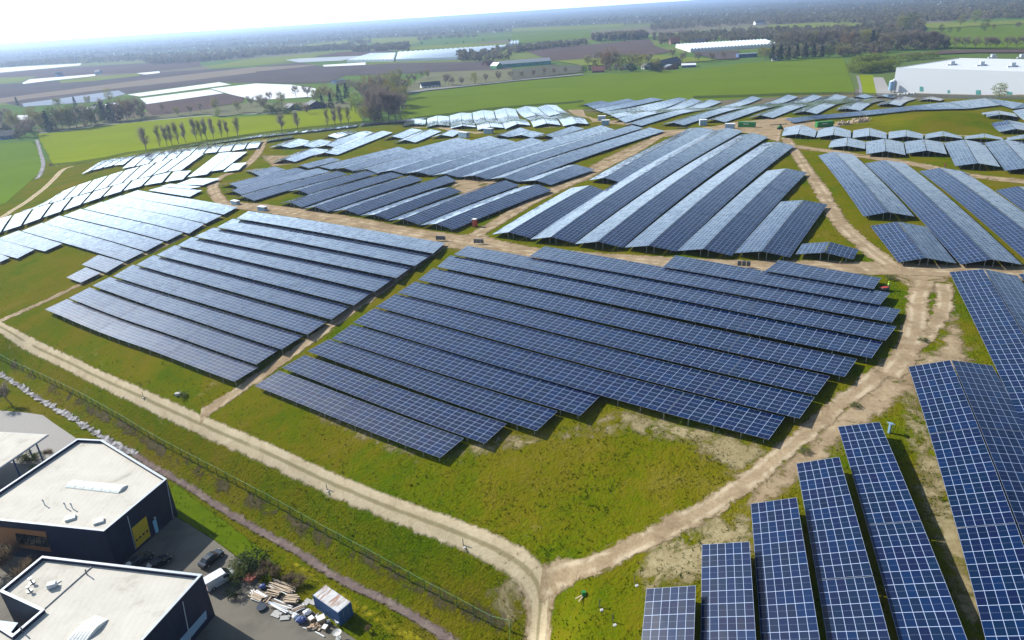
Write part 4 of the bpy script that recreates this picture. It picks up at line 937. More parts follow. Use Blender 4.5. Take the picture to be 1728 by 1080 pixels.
def planks(n, L, w_, mats, seed, layers=2):
    def f(t):
        r = random.Random(seed)
        for mname in mats:
            m = MB()
            for k in range(n):
                m.box((r.uniform(-.25, .25), (k-n/2)*w_+r.uniform(-.05, .05), .08+r.randrange(layers)*.11+r.uniform(0, .05)+(.12 if mname == mats[-1] else 0)), (L*r.uniform(.75, 1.05), w_*r.uniform(.6, .95), .07), r.uniform(-.12, .12))
            m.build('board', MAT[mname], t)
        m = MB(); m.box((-L*.3, 0, .03), (.1, n*w_, .1)); m.box((L*.3, 0, .03), (.1, n*w_, .1)); m.build('bearer', MAT['oldwood'], t)
    return f
AL = heading(gp(455, 985), gp(497, 1001))
pile('plank_stack', 'topmost long stack of pale boards at the back of the yard', 'planks', (477, 992), planks(8, 4.6, .2, ['plank','whiteplastic','plank'], 1, 4), AL)
pile('plank_stack', 'heap of white painted boards at the left end of the junk row', 'planks', (437, 1008), planks(7, 2.6, .22, ['whiteplastic','plank'], 2, 4), AL-.1)
pile('plank_stack', 'stack of yellowish boards in the middle of the junk row', 'planks', (462, 1003), planks(6, 2.2, .2, ['plank','oldwood','plank'], 3, 5), AL+.1)
pile('plank_stack', 'long grey board stack in front, above the grey door leaves', 'planks', (474, 1024), planks(7, 4.2, .2, ['oldwood','whiteplastic','greypaint'], 4, 4), AL)
pile('plank_stack', 'short splintered board heap nearest the blue container', 'planks', (493, 1014), planks(7, 2.2, .22, ['plank','oldwood','plank'], 5, 5), AL+.3)
def sheet(col, sz, sl=.0):
    def f(t):
        m = MB(); m.box((0, 0, .2), sz, 0, Matrix.Rotation(sl, 3, 'X')); m.build('leaf', MAT[col], t); m = MB(); m.box((0, 0, .06), (sz[0]*.6, .12, .12)); m.build('bearer', MAT['oldwood'], t); m = MB(); m.box((sz[0]*.38, 0, .2+sz[2]/2+.03), (.06, .16, .06)); m.build('handle', MAT['darksteel'], t)
    return f
pile('door_leaf', 'pale grey door leaf lying on the asphalt, left of its twin', 'door leaf', (467, 1038), sheet('concrete', (1.5, 1.0, .07), .1), AL)
pile('door_leaf', 'pale grey door leaf lying on the asphalt, right of its twin', 'door leaf', (481, 1044), sheet('concrete', (1.4, .75, .07), .12), AL+.5)
pile('plastic_tub', 'dark oval tub lying alone left of the grey door leaves', 'tub', (442, 1027), lambda t: (lambda m: (m.bar((0, 0, .02), (0, 0, .4), .6, 14, .75), m.build('tub_body', MAT['cargrey'], t)))(MB()))
def bag(col, s, seed):
    def f(t):
        r = random.Random(seed); V, F = [], []; nu, nv = 10, 6
        for j in range(nv+1):
            ph = math.pi*j/nv
            for i in range(nu):
                th = 2*math.pi*i/nu; k = s*(1+r.uniform(-.18, .18)); V.append((math.sin(ph)*math.cos(th)*k, math.sin(ph)*math.sin(th)*k*.8, max(0, .55*s+math.cos(ph)*k*.6)))
        for j in range(nv):
            for i in range(nu): F.append((j*nu+i, (j+1)*nu+i, (j+1)*nu+(i+1) % nu, j*nu+(i+1) % nu))
        mesh('sack', V, F, MAT[col], t)
    return f
pile('rubbish_bag', 'blue tarpaulin bundle in front of the white chairs heap', 'bag', (509, 1049), bag('bluebag', .75, 3))
pile('rubbish_bag', 'blue and white bag beside the topmost long board stack', 'bag', (444, 992), bag('bluebag', .6, 4))
pile('rubbish_bag', 'white crumpled bag at the left of the furniture heap', 'bag', (499, 1042), bag('whiteplastic', .55, 5))
pile('rubbish_bag', 'grey white bag behind the blue tarpaulin bundle', 'bag', (519, 1036), bag('whiteplastic', .65, 6))
def chair(t):
    m = MB(); m.box((0, 0, .45), (.45, .45, .05)); m.build('seat', MAT['whiteplastic'], t); m = MB(); m.box((-.22, 0, .72), (.05, .45, .5)); m.build('backrest', MAT['whiteplastic'], t)
    for x in (-.2, .2):
        for y in (-.2, .2): m = MB(); m.bar((x, y, 0), (x, y, .424), .03); m.build('leg', MAT['whiteplastic'], t)
pile('garden_chair', 'white plastic chair standing next to the corner of the blue container', 'chair', (570, 1054), chair, .6)
pile('garden_chair', 'white plastic chair left of the one at the container corner', 'chair', (555, 1052), chair, 1.9)
pile('garden_chair', 'white plastic chair farthest left before the container wall', 'chair', (536, 1043), chair, 2.7)
def cabinet(t):
    m = MB(); m.box((0, 0, .45), (1.0, .9, .9)); m.build('carcass', MAT['cardboard'], t); m = MB(); m.box((0, 0, .95), (1.15, 1.0, .08), .1); m.build('top_panel', MAT['whiteplastic'], t); m = MB(); m.box((.515, 0, .45), (.02, .7, .6)); m.build('cabinet_door', MAT['plank'], t)
pile('old_cabinet', 'cabinet with bright white top among the furniture heap', 'cabinet', (543, 1050), cabinet, .4)
def bricks(t):
    r = random.Random(4)
    for nm in ('cardboard', 'plank', 'oldwood'):
        m = MB()
        for k in range(9): m.box((r.uniform(-.9, .9), r.uniform(-.6, .6), r.uniform(.06, .35)), (r.uniform(.2, .6), r.uniform(.15, .4), .12), r.uniform(0, 3), None if k % 2 else Matrix.Rotation(r.uniform(-.6, .6), 3, 'X'))
        m.build('scrap_piece', MAT[nm], t)
pile('scrap_heap', 'heap of brown wood scraps below the white topped cabinet', 'scrap heap', (531, 1058), bricks)
for px, l, rz in (((521, 1062), 'white pipe lying on the asphalt left of the scrap heap', AL+.2), ((540, 1071), 'white pipe lying lowest in the yard below the scrap heap', AL-.1)):
    pile('plastic_pipe', l, 'pipe', px, lambda t: (lambda m: (m.bar((-.9, 0, .1), (.9, 0, .1), .1, 10), m.build('tube', MAT['whiteplastic'], t)))(MB()), rz)
for i, (px, l, fn, rz) in enumerate([((452,1012), 'small heap of splintered laths between the two front board stacks', planks(5, 1.4, .18, ['oldwood','plank'], 21, 3), 1.2), ((486,1033), 'single long pale batten bundle in front of the grey board stack', planks(3, 3.2, .14, ['plank','whiteplastic'], 22, 2), AL+.05),
     ((503,1029), 'crossed boards leaning over at the right end of the board stacks', planks(4, 1.8, .2, ['whiteplastic','oldwood'], 23, 4), AL+1.0), ((428,1002), 'short white boards at the far left of the junk row', planks(4, 1.3, .2, ['whiteplastic'], 24, 3), AL-.5)]):
    pile('plank_stack', l, 'planks', px, fn, rz)
for px, l, fn, rz in (((549,1062), 'brown crate beside the white garden chairs', cabinet, 1.1), ((526,1047), 'open cupboard between the white bag and the scrap heap', cabinet, 2.2)):
    pile('old_cabinet', l, 'cabinet', px, fn, rz).scale = (.7, .7, .6)
def tiles(t):
    for k in range(5):
        m = MB(); m.box((0, (k-2)*.34, .45), (1.7, .28, .3), 0, Matrix.Rotation(.25, 3, 'X')); m.build('tile_row', MAT['clay'], t)
    m = MB(); m.box((0, 0, .15), (1.9, 1.9, .24)); m.build('pallet', MAT['oldwood'], t)
pile('roof_tile_stack', 'stack of red roof tiles under the dark bushes', 'roof tiles', (423, 978), tiles, AL)
def dish(t):
    V, F = [(0, 0, 1.0)], []; n = 16
    for j, (r, z) in enumerate(((.35, 1.04), (.62, 1.16))):
        for i in range(n): V.append((r*math.cos(2*math.pi*i/n), r*math.sin(2*math.pi*i/n), z))
    for i in range(n): F += [(0, 1+i, 1+(i+1) % n), (1+i, 1+n+i, 1+n+(i+1) % n, 1+(i+1) % n)]
    o = mesh('reflector', V, F, MAT['membrane'], t); sm = o.modifiers.new('solid', 'SOLIDIFY'); sm.thickness = .03
    m = MB(); m.bar((0, 0, 0), (0, 0, 1.0), .05, 8); m.box((0, 0, .03), (.7, .7, .06)); m.build('mast', MAT['steel'], t); m = MB(); m.bar((.5, 0, 1.1), (0, 0, 1.5), .02); m.build('feed_arm', MAT['steel'], t)
pile('satellite_dish', 'round cream satellite dish at the edge of the yard', 'dish', (571, 1077), dish)
pile('paving_slab', 'mossy concrete slabs left of the blue container', 'slabs', (522, 1018), lambda t: [(lambda m: (m.box((k*1.0-.5, (k % 2)*.5, .06), (.95, 1.2, .1)), m.build('slab', MAT['concrete'], t)))(MB()) for k in range(2)], AL)
# ------------------------------------------------------------------ things among the solar rows
def hut(label, px0, px1, depth_m, h, cat='transformer hut', mat='greypaint'):
    a, b = hg(*px0), hg(*px1); e = (b-a)[:2]; L = max(np.linalg.norm(e), 1); e /= np.linalg.norm(e); n = np.array([-e[1], e[0]]); n = n if n[1] > 0 else -n
    c = (a+b)[:2]/2+n*depth_m/2; t = thing('transformer_hut', label, cat, (c[0], c[1], gz(*c)), math.atan2(e[1], e[0]), 'transformer huts among the solar rows')
    m = MB(); m.box((0, 0, h/2-.1), (L, depth_m, h-.02)); m.build('wall', MAT[mat], t); m = MB(); m.box((0, 0, h-.03), (L+.2, depth_m+.2, .12)); m.build('roof', MAT['whitepaint'], t)
    for s in (-1, 1): m = MB(); m.box((s*L*.22, -depth_m/2-.02, h*.47), (L*.36, .06, h*.78)); m.build('door', MAT['lightblue'], t)
    m = MB(); m.box((L*.5+.02, 0, h*.6), (.05, depth_m*.4, h*.3)); m.build('vent_grille', MAT['darksteel'], t)
hut('pale blue grey transformer hut below the short blue tables', (774,232.5),(787,233), 2.6, 2.9)
hut('transformer hut standing before the fourth white ridged table', (816,226),(829,226), 2.6, 2.9)
hut('upper of the two adjoining transformer huts by the bare soil', (1009,204),(1022,203.5), 2.6, 2.9)
hut('lower of the two adjoining transformer huts by the bare soil', (1015,212),(1028,211.5), 2.6, 2.9)
hut('transformer hut at the top of the striped tables left of the green container', (1181,212),(1193,211.5), 2.6, 3.0)
hut('low transformer hut half hidden behind the second striped table', (1223,218),(1239,218), 2.4, 2.6)
hut('small white cabinet at the top of the pale glaring block', (435,356.5),(446,357.5), 1.6, 1.6)
hut('small white cabinet by the end of the long pale rows', (390,345.5),(399,346.5), 1.6, 1.5)
for l, px in (('dark grey inverter cabinet at the upper end of the cross lane', (744,407)), ('dark grey inverter cabinet right of the cross lane', (808,413)), ('dark grey inverter cabinet in front of the fifth striped table', (1255,451))):
    def f(t):
        for s in (-1, 0, 1): m = MB(); m.box((s*.95, 0, 1.0), (.8, .35, 1.1)); m.build('inverter', MAT['darksteel'], t)
        m = MB(); m.box((0, .25, .8), (3.0, .08, .1)); m.box((-1.3, .25, .5), (.1, .1, 1.1)); m.box((1.3, .25, .5), (.1, .1, 1.1)); m.build('rack', MAT['steel'], t)
    o = pile('inverter_rack', l, 'inverters', px, f, -.3)
c1 = container('shipping_container', 'green container lying left on the bare soil behind the striped tables', hg(1245,215), hg(1273,215.5), 2.5, 2.6, 'greenpaint', 'greenpaint', z=hg(1258,215)[2])
c2 = container('shipping_container', 'green container beside the earth heap and the green mound', hg(1379,215.5), hg(1406,214), 2.5, 2.6, 'greenpaint', 'greenpaint', z=hg(1392,215)[2])
for c_ in (c1, c2):
    m = MB()
    for i, x in enumerate((-1.5, -.9, -.3, .3, .9)): m.box((x, -1.275, 1.75), (.38, .03, .5) if i % 2 else (.3, .03, .36))
    m.build('white_lettering', MAT['whitepaint'], c_)
def heap(label, px, n, r0, mat, h, cat='heap', name='earth_heap'):
    def f(t):
        r = random.Random(n); m = MB()
        V, F = [], []; nu, nv = 18, 5
        for j in range(nv+1):
            q = 1-j/nv
            for i in range(nu):
                th = 2*math.pi*i/nu; k = q*(1+r.uniform(-.2, .2)); V.append((r0[0]*k*math.cos(th), r0[1]*k*math.sin(th), -.2+h*(1-q*q)*r.uniform(.7, 1.1)))
        for j in range(nv):
            for i in range(nu): F.append((j*nu+i, j*nu+(i+1) % nu, (j+1)*nu+(i+1) % nu, (j+1)*nu+i))
        mesh('soil', V, F, MAT[mat], t)
        for k in range(n): m.box((r.uniform(-.8, .8)*r0[0], r.uniform(-.8, .8)*r0[1], r.uniform(.3, h*.8)), (r.uniform(.5, 1.3), r.uniform(.4, .9), r.uniform(.3, .8)), r.uniform(0, 3), Matrix.Rotation(r.uniform(-.8, .8), 3, 'X')@Matrix.Rotation(r.uniform(0, 3), 3, 'Z'))
        m.build('clod', MAT['plank'], t)
    return pile(name, label, cat, px, f)
heap('pale heap of soil and rubble beside the green container', (1422,210), 22, (4.5, 2.6), 'soilheap', 1.9)
heap('brown rubble heap against the left end of the green mound', (1452,206), 30, (5.5, 3.0), 'soilheap', 2.4)
def toilet(t):
    m = MB(); m.box((0, 0, 1.1), (1.15, 1.15, 2.15)); m.build('cabin', MAT['redpaint'], t); m = MB(); m.box((0, 0, 2.26), (1.25, 1.25, .16)); m.build('roof', MAT['whiteplastic'], t); m = MB(); m.box((-.1, -.585, 1.05), (.75, .04, 1.8)); m.build('door', MAT['clay'], t)
pile('portable_toilet', 'red portable toilet with white roof beside the dirt road', 'toilet', (801.5,382.5), toilet, -.5)
def postbox(t):
    m = MB(); m.box((0, 0, 1.2), (.5, .5, 2.4)); m.build('cabinet', MAT['lightblue'], t); m = MB(); m.box((.15, 0, 2.55), (1.6, 1.3, .08), 0, Matrix.Rotation(.3, 3, 'Y')); m.build('sloping_roof', MAT['lightblue'], t)
    for s in (-1, 1): m = MB(); m.bar((.6, s*.5, 0), (.6, s*.5, 2.3), .05); m.build('leg', MAT['steel'], t)
pile('weather_post', 'pale blue post box with sloping roof at the top of the fifth blue table', 'cabinet', (1500,730), postbox, .4).scale = (.55, .55, .6)
def loader(t):
    m = MB(); m.box((0, 0, 1.0), (1.9, 1.4, .7)); m.box((.2, .1, 1.7), (.8, .9, .9)); m.build('body', MAT['greenpaint'], t)
    for x in (-.7, .7):
        for s in (-1, 1): m = MB(); m.bar((x, s*.55, .5), (x, s*.85, .5), .5, 14); m.build('wheel', MAT['rubber'], t)
    m = MB(); m.box((-1.0, -1.0, 2.1), (.2, .9, .2)); m.bar((.4, 0, 1.5), (-1.0, -.8, 2.1), .12); m.build('lift_arm', MAT['darksteel'], t)
pile('telescopic_loader', 'small green loader carrying a long dark beam on bare soil', 'loader', (1316,218), loader, .3)
def beam(t):
    m = MB(); m.box((0, 0, .2), (8.5, .35, .35)); m.build('girder', MAT['darksteel'], t)
o = pile('steel_beam', 'long dark beam lifted on the green loader', 'beam', (1313,218), beam, .05); o.location.z += 2.1
pile('steel_beam', 'dark beam lying on the soil behind the striped tables', 'beam', (1152,216), lambda t: (lambda m: (m.box((0, 0, .2), (6, .5, .4)), m.build('girder', MAT['darksteel'], t)))(MB()), .0)
def person(label, px, rz, vest='hivis'):
    p = hg(*px); t = thing('person', label, 'person', p, rz)
    # skeleton grown to one continuous skin
    J = {'pel': (0,0,.95), 'ch': (.04,0,1.3), 'nk': (.06,0,1.5), 'hd': (.09,0,1.64), 'tp': (.09,0,1.76), 'hl': (0,.1,.9), 'kl': (.1,.12,.48), 'al': (.02,.12,.08), 'tl': (.16,.13,.04), 'hr': (0,-.1,.9), 'kr': (-.02,-.12,.48), 'ar': (-.14,-.12,.08), 'tr': (0,-.13,.04),
         'sl': (.04,.2,1.42), 'el': (.12,.27,1.15), 'wl': (.33,.22,1.0), 'sr': (.04,-.2,1.42), 'er': (.1,-.28,1.15), 'wr': (.32,-.2,1.02), 'fl': (.42,.2,.97), 'fr': (.41,-.18,.99)}
    E_ = [('pel','ch'),('ch','nk'),('nk','hd'),('hd','tp'),('pel','hl'),('hl','kl'),('kl','al'),('al','tl'),('pel','hr'),('hr','kr'),('kr','ar'),('ar','tr'),('ch','sl'),('sl','el'),('el','wl'),('wl','fl'),('ch','sr'),('sr','er'),('er','wr'),('wr','fr')]
    R_ = {'pel':.15,'ch':.17,'nk':.07,'hd':.105,'tp':.08,'hl':.1,'hr':.1,'kl':.07,'kr':.07,'al':.05,'ar':.05,'tl':.045,'tr':.045,'sl':.07,'sr':.07,'el':.05,'er':.05,'wl':.036,'wr':.036,'fl':.035,'fr':.035}
    ks = list(J); me = bpy.data.meshes.new('body'); me.from_pydata([J[k] for k in ks], [(ks.index(a), ks.index(b)) for a, b in E_], []); me.materials.append(MAT['denim'])
    o = bpy.data.objects.new('body', me); link(o, t); o.modifiers.new('skin', 'SKIN')
    if not me.skin_vertices: me.skin_vertices.new()
    for i, k in enumerate(ks): me.skin_vertices[0].data[i].radius = (R_[k], R_[k]); me.skin_vertices[0].data[i].use_root = (k == 'pel')
    o.modifiers.new('sub', 'SUBSURF').levels = 1; o.modifiers['sub'].render_levels = 1
    V, F = loft([(-.02,.2,1.0,1.0,1),(0,.2,1.0,1.0,1)]); m = MB(); m.bar((.0,0,.98), (.05,0,1.45), .2, 10, .215); m.build('safety_vest', MAT[vest], t); m = MB(); m.bar((.09,0,1.68), (.09,0,1.80), .125, 10, .08); m.build('helmet', MAT[vest], t)
person('person in a yellow green safety vest bending towards a cart by the dark rows', (1499,488), 2.9)
def cart(t):
    m = MB(); m.box((0, 0, .55), (1.7, .9, .4)); m.build('tray', MAT['darksteel'], t); m = MB(); m.box((0, 0, .78), (1.5, .7, .06)); m.build('red_lid', MAT['redpaint'], t); m = MB(); m.bar((-.85, 0, .6), (-1.4, 0, 1.0), .04); m.build('handle', MAT['steel'], t)
    for x in (-.5, .5):
        for s in (-1, 1): m = MB(); m.bar((x, s*.42, .22), (x, s*.5, .22), .22, 12); m.build('wheel', MAT['rubber'], t)
pile('hand_cart', 'dark tool cart with red lid at the end of the dark rows', 'cart', (1492,490), cart, .2)
person('tiny figure in an orange jacket walking behind the third long blue table', (1594,284), 1.0, 'redpaint')
def well(t):
    m = MB(); m.bar((0, 0, 0), (0, 0, 1.3), .06, 8); m.build('marker_post', MAT['darksteel'], t); m = MB(); m.bar((.1, -.5, 0), (.1, -.5, .12), .26, 10, .2); m.build('cover_stone', MAT['concrete'], t)
for l, px in (('well marker post beside the near blue table, upper', (1071,983)), ('well marker post with pale cover left of the nearest blue table', (1012,1024)), ('well marker post lowest in the grass right of the junction', (1034,1050)), ('small marker post in the bank below the sand track', (782,921)), ('marker post beside the sand track in the left bank', (242,670)), ('marker post with pale stone in the middle of the bank', (552,826))):
    pile('marker_post', l, 'marker', px, well, .2)
def greenbox(t):
    m = MB(); m.box((0, 0, .5), (.7, .6, .9)); m.build('box', MAT['greenpaint'], t); m = MB(); m.box((-.8, -.3, .1), (1.8, .2, .1), .5); m.box((-.6, -.8, .08), (1.6, .2, .1), .9); m.build('plank', MAT['plank'], t)
pile('utility_box', 'green utility box with loose planks right of the track junction', 'utility box', (985,1002), greenbox).scale = (.7, .7, .7)
def pump(t):
    m = MB(); m.box((0, 0, .3), (1.2, .8, .5)); m.build('cover', MAT['concrete'], t); m = MB(); m.bar((.3, .2, .5), (.3, .2, 1.1), .08, 8); m.build('riser_pipe', MAT['darksteel'], t)
pile('manhole', 'grey manhole cover in the grass beside the pale block', 'manhole', (301,667), pump)
# ------------------------------------------------------------------ green mesh fence along the bank
FT = [(-30,583),(5,600),(70,631),(135,662),(200,699),(265,737),(320,766),(375,795),(432,825),(447,832),(482,852),(519,872),(559,895),(602,917),(647,942),(694,967),(744,995),(797,1022),(830,1040),(852,1046),(864,1049),(861,1072),(858,1100)]
FW = [hit(a, b, 2.0)[:2] for a, b in FT]
seg = [np.linalg.norm(b-a) for a, b in zip(FW, FW[1:])]; tot = sum(seg); npst = int(tot/3.1); cum = np.concatenate([[0], np.cumsum(seg)])
s_ = np.linspace(0, tot, npst+1); FX = np.interp(s_, cum, [w_[0] for w_ in FW]); FY = np.interp(s_, cum, [w_[1] for w_ in FW])
FP = [np.array([x, y, gz(x, y)]) for x, y in zip(FX, FY)]
t = thing('mesh_fence', 'green wire mesh fence running along the grass bank below the sand track', 'fence', FP[len(FP)//2]); B0 = FP[len(FP)//2]
pmf = MB(); pmf.box((0, 0, 1.02), (.09, .09, 2.1)); o = pmf.build('fence_post', MAT['fencegreen'], t); PM = o.data; bpy.data.objects.remove(o)
for p in FP[:95]:
    o = bpy.data.objects.new('fence_post', PM); o.location = tuple(p-B0); link(o, t)
m = MB()
for a, b in zip(FP, FP[1:]): m.bar(a-B0+np.array([0, 0, 2.0]), b-B0+np.array([0, 0, 2.0]), .024)
m.build('top_rail', MAT['railgreen'] if 'railgreen' in MAT else simple('railgreen', (.16, .34, .16), .5), t)
def meshmat():
    t_ = NT('wire_mesh'); p = t_.pos(); b_ = t_.bsdf((.06, .15, .07), .5, None, 0, .2, .11); return t_.m
V, F = [], []
for p in FP: V += [p-B0+np.array([0, 0, .05]), p-B0+np.array([0, 0, 1.97])]
for i in range(len(FP)-1): F.append((2*i, 2*i+2, 2*i+3, 2*i+1))
mesh('wire_mesh', V, F, meshmat(), t)
# ------------------------------------------------------------------ fields of the plain
def fieldmat(name, c, var=.18, sc=.02, rows=None):
    t = NT(name); p = t.pos(); n = t.noise(p, sc, 5, .65, .4); n2 = t.noise(p, sc*14, 5, .7); f = t.math('ADD', t.math('MULTIPLY', n, .6), t.math('MULTIPLY', n2, .4))
    col = t.ramp(f, [(.32, tuple(v*(1-var) for v in c)), (.68, tuple(min(1, v*(1+var)) for v in c))])
    if rows:
        mp = t.n('ShaderNodeMapping', inp={'Vector': p, 'Rotation': (0, 0, rows[0])}).outputs[0]
        wv = t.n('ShaderNodeTexWave', inp={'Vector': mp, 'Scale': rows[1], 'Distortion': .6, 'Detail': 2}).outputs['Fac']; col = t.mix(t.math('MULTIPLY', wv, rows[2]), col, tuple(v*.6 for v in c))
    t.bsdf(col, 1.0, None, 0, .0); return t.m
FM = {'yg': fieldmat('meadow_yellowgreen', (.175, .21, .002), .16, .012, (.5, .25, .16)), 'green': fieldmat('meadow_green', (.100, .15, .014), .15, .012, (.9, .22, .18)), 'lgreen': fieldmat('meadow_pale', (.15, .18, .028), .2),
      'plough': fieldmat('ploughed_soil', (.098, .082, .078), .2, .01, (.45, .12, .3)), 'plough2': fieldmat('ploughed_reddish', (.105, .076, .066), .18, .01, (.2, .12, .25)), 'tan': fieldmat('dry_soil', (.20, .165, .125), .14), 'olive': fieldmat('rough_pasture', (.15, .15, .085), .2),
      'dark': fieldmat('dark_crop', (.095, .095, .07), .2), 'film': fieldmat('white_film', (.72, .74, .76), .08, .05, (.45, .5, .25)), 'greyfilm': fieldmat('grey_film', (.40, .43, .46), .12, .02, (.45, .4, .25)), 'bluefilm': fieldmat('bluish_film', (.26, .30, .36), .14), 'tarmac': fieldmat('field_road', (.24, .235, .23), .1)}
FLD = []
def field(px, m, z=None, name='field'):
    """flat field polygon on the plain beyond the hill"""
    W = [gp(a, b, 0) for a, b in px]; FLD.append(1); zz = .05+.03*len(FLD) if z is None else z
    tag(mesh(name, [(w_[0], w_[1], zz) for w_ in W], [tuple(range(len(W)))] if True else [], FM[m]), kind='structure')
def z4(ox, oy, L): return [(ox+x/4, oy+y/4) for x, y in L]
CLEAR = []
def F4(ox, L, m, name='field'):
    px = z4(ox, 0, L); CLEAR.append(np.array(px)); field(px, m, name=name)
F4(0, [(-200,420),(0,400),(160,395),(480,385),(520,400),(160,430),(0,445),(-200,460)], 'plough')
F4(0, [(-200,470),(0,458),(160,448),(550,428),(540,441),(270,466),(0,490),(-200,505)], 'film', 'film_field')
F4(0, [(-200,512),(0,500),(200,475),(560,448),(900,430),(1340,400),(1360,450),(930,492),(640,502),(200,530),(0,522)], 'plough2')
F4(0, [(-200,540),(0,526),(260,514),(130,548),(0,566),(-200,575)], 'lgreen')
F4(0, [(-200,580),(0,568),(400,545),(1000,492),(1728,452),(1728,560),(1540,558),(1480,552),(860,632),(640,690),(150,722),(0,690),(-200,700)], 'plough')
F4(0, [(-200,690),(0,664),(300,626),(900,548),(1300,500),(1728,452),(1728,490),(1250,547),(700,607),(200,667),(0,700)], 'tan')
F4(0, [(400,547),(600,522),(950,496),(940,511),(640,546),(410,561)], 'lgreen')
F4(0, [(148,562),(200,536),(640,501),(645,513),(330,546),(160,567)], 'film', 'film_field')
F4(0, [(920,496),(1075,481),(1080,493),(980,504)], 'film', 'film_field')
F4(0, [(150,700),(800,612),(850,636),(640,688),(160,722)], 'bluefilm', 'film_field')
F4(0, [(860,640),(1480,556),(1560,572),(945,653)], 'film', 'film_field')
F4(0, [(990,706),(1510,634),(1650,652),(1640,692),(1450,722),(1400,768),(1050,798),(960,722)], 'plough2')
F4(0, [(945,666),(1420,606),(1510,631),(990,705)], 'film', 'film_field')
F4(0, [(1420,600),(1728,565),(1968,574),(2133,600),(2118,656),(1728,678),(1560,640)], 'film', 'film_field')
F4(0, [(1360,456),(1728,392),(2158,362),(2130,388),(1938,420),(1728,442),(1450,462)], 'lgreen')
F4(0, [(330,772),(800,692),(800,720),(500,762)], 'film', 'film_field')
F4(0, [(110,782),(190,780),(186,816),(120,811)], 'film', 'film_field')
F4(0, [(200,880),(1410,742),(1480,722),(1728,690),(1728,760),(1500,790),(1400,772),(700,842),(280,895)], 'olive')
F4(432, [(380,386),(560,351),(880,340),(960,346),(700,376)], 'plough2')
F4(432, [(200,406),(300,396),(750,376),(580,411),(290,423)], 'greyfilm', 'film_field')
F4(432, [(0,452),(300,425),(450,450),(750,440),(930,430),(1640,415),(1728,470),(1180,492),(600,512),(480,562),(240,566),(0,560)], 'plough')
F4(432, [(0,455),(440,436),(300,456),(0,486)], 'tan')
F4(432, [(450,441),(740,423),(740,440),(460,452)], 'film', 'film_field')
F4(432, [(170,322),(620,272),(620,300),(300,330)], 'lgreen'); F4(432, [(700,262),(1100,250),(1100,290),(1050,300),(850,310)], 'lgreen'); F4(432, [(980,342),(1070,316),(1728,291),(1728,308)], 'lgreen')
F4(432, [(1180,492),(1728,470),(2208,440),(2208,490),(1728,545),(1020,622),(1010,592)], 'olive')
F4(432, [(0,700),(400,690),(640,690),(640,740),(420,725),(0,770)], 'olive')
F4(864, [(100,351),(190,331),(540,301),(930,266),(960,311),(1085,351),(960,371),(280,413)], 'plough2')
F4(864, [(0,472),(270,441),(480,446),(480,488),(0,548)], 'dark')
F4(864, [(280,414),(960,372),(1100,380),(1390,408),(1200,425),(1000,440),(480,446)], 'lgreen')
F4(864, [(0,192),(760,161),(740,181),(400,201),(0,216)], 'lgreen'); F4(864, [(0,220),(530,202),(530,260),(200,282),(0,305)], 'green'); F4(864, [(1170,201),(1660,171),(2100,160),(2060,185),(1728,201),(1230,226)], 'olive')
F4(864, [(1220,230),(1728,204),(2368,196),(2360,206),(1728,226),(1300,241)], 'plough')
F4(864, [(1210,352),(1530,346),(1530,401),(1390,406),(1240,371)], 'plough')
F4(1296, [(0,172),(330,156),(830,161),(800,186),(300,191),(0,206)], 'lgreen')
F4(1296, [(1060,216),(1130,201),(1728,166),(2000,155),(2000,340),(1728,335),(1180,331),(1150,251)], 'green')
F4(1296, [(1020,161),(1400,151),(1728,141),(1728,163),(1130,196),(1040,186)], 'lgreen')
F4(1296, [(860,371),(1200,346),(1450,341),(2000,338),(2000,362),(1400,361),(900,381)], 'plough2')
field([(684,157),(720,151),(760,147.5),(850,138.5),(870,135.5),(960,127.5),(985,125.5),(985,126.8),(870,137.5),(762,149.5),(722,153.5),(686,159.5)], 'tarmac', 2.5 if False else .9, 'country_road')
# near meadows lie on the foot of the hill
def edgy(name, c, var, sc):
    t = NT(name); p = t.pos(); e = t.attr('edge'); n = t.noise(p, sc, 5, .65, .4); n2 = t.noise(p, .5, 5, .7); f = t.math('ADD', t.math('MULTIPLY', n, .65), t.math('MULTIPLY', n2, .35))
    mp = t.n('ShaderNodeMapping', inp={'Vector': p, 'Rotation': (0, 0, .55)}).outputs[0]; wv = t.n('ShaderNodeTexWave', inp={'Vector': mp, 'Scale': .12, 'Distortion': 1.5, 'Detail': 2}).outputs['Fac']
    col = t.ramp(f, [(.3, tuple(v*(1-var) for v in c)), (.7, tuple(v*(1+var) for v in c))]); col = t.mix(t.math('MULTIPLY', wv, .12), col, tuple(v*.7 for v in c))
    t.bsdf(col, 1.0, t.bump(n2, .3, .1), 0, .0, t.smooth(e, -.2, .4)); return t.m
MAT['mead_yg'] = edgy('near_meadow_yellow', (.175, .215, .001), .14, .02); MAT['mead_g'] = edgy('near_meadow_green', (.108, .158, .008), .13, .015); MAT['mead_l'] = edgy('left_meadow', (.105, .165, .012), .13, .03)
MAT['stub'] = edgy('stubble', (.15, .13, .045), .2, .03)
patch('meadow', [(62,227),(110,221),(175,211),(352,195),(372,199),(432,196),(512,187),(600,177),(612,206),(480,223),(330,243),(250,257),(160,273),(92,281),(80,262)], MAT['mead_yg'], .06, keep=False)
patch('meadow', [(-80,245),(20,241),(58,239),(72,262),(70,290),(30,325),(10,343),(-80,362)], MAT['mead_l'], .06, keep=False)
patch('meadow', [(672,200),(690,165),(720,154.5),(760,150.5),(850,140),(900,135),(985,127.5),(1100,121),(1175,118),(1250,107),(1380,99),(1424,97),(1436,135),(1442,150),(1442,158),(1250,167),(1000,184),(830,190),(720,198)], MAT['mead_g'], .06, keep=False)
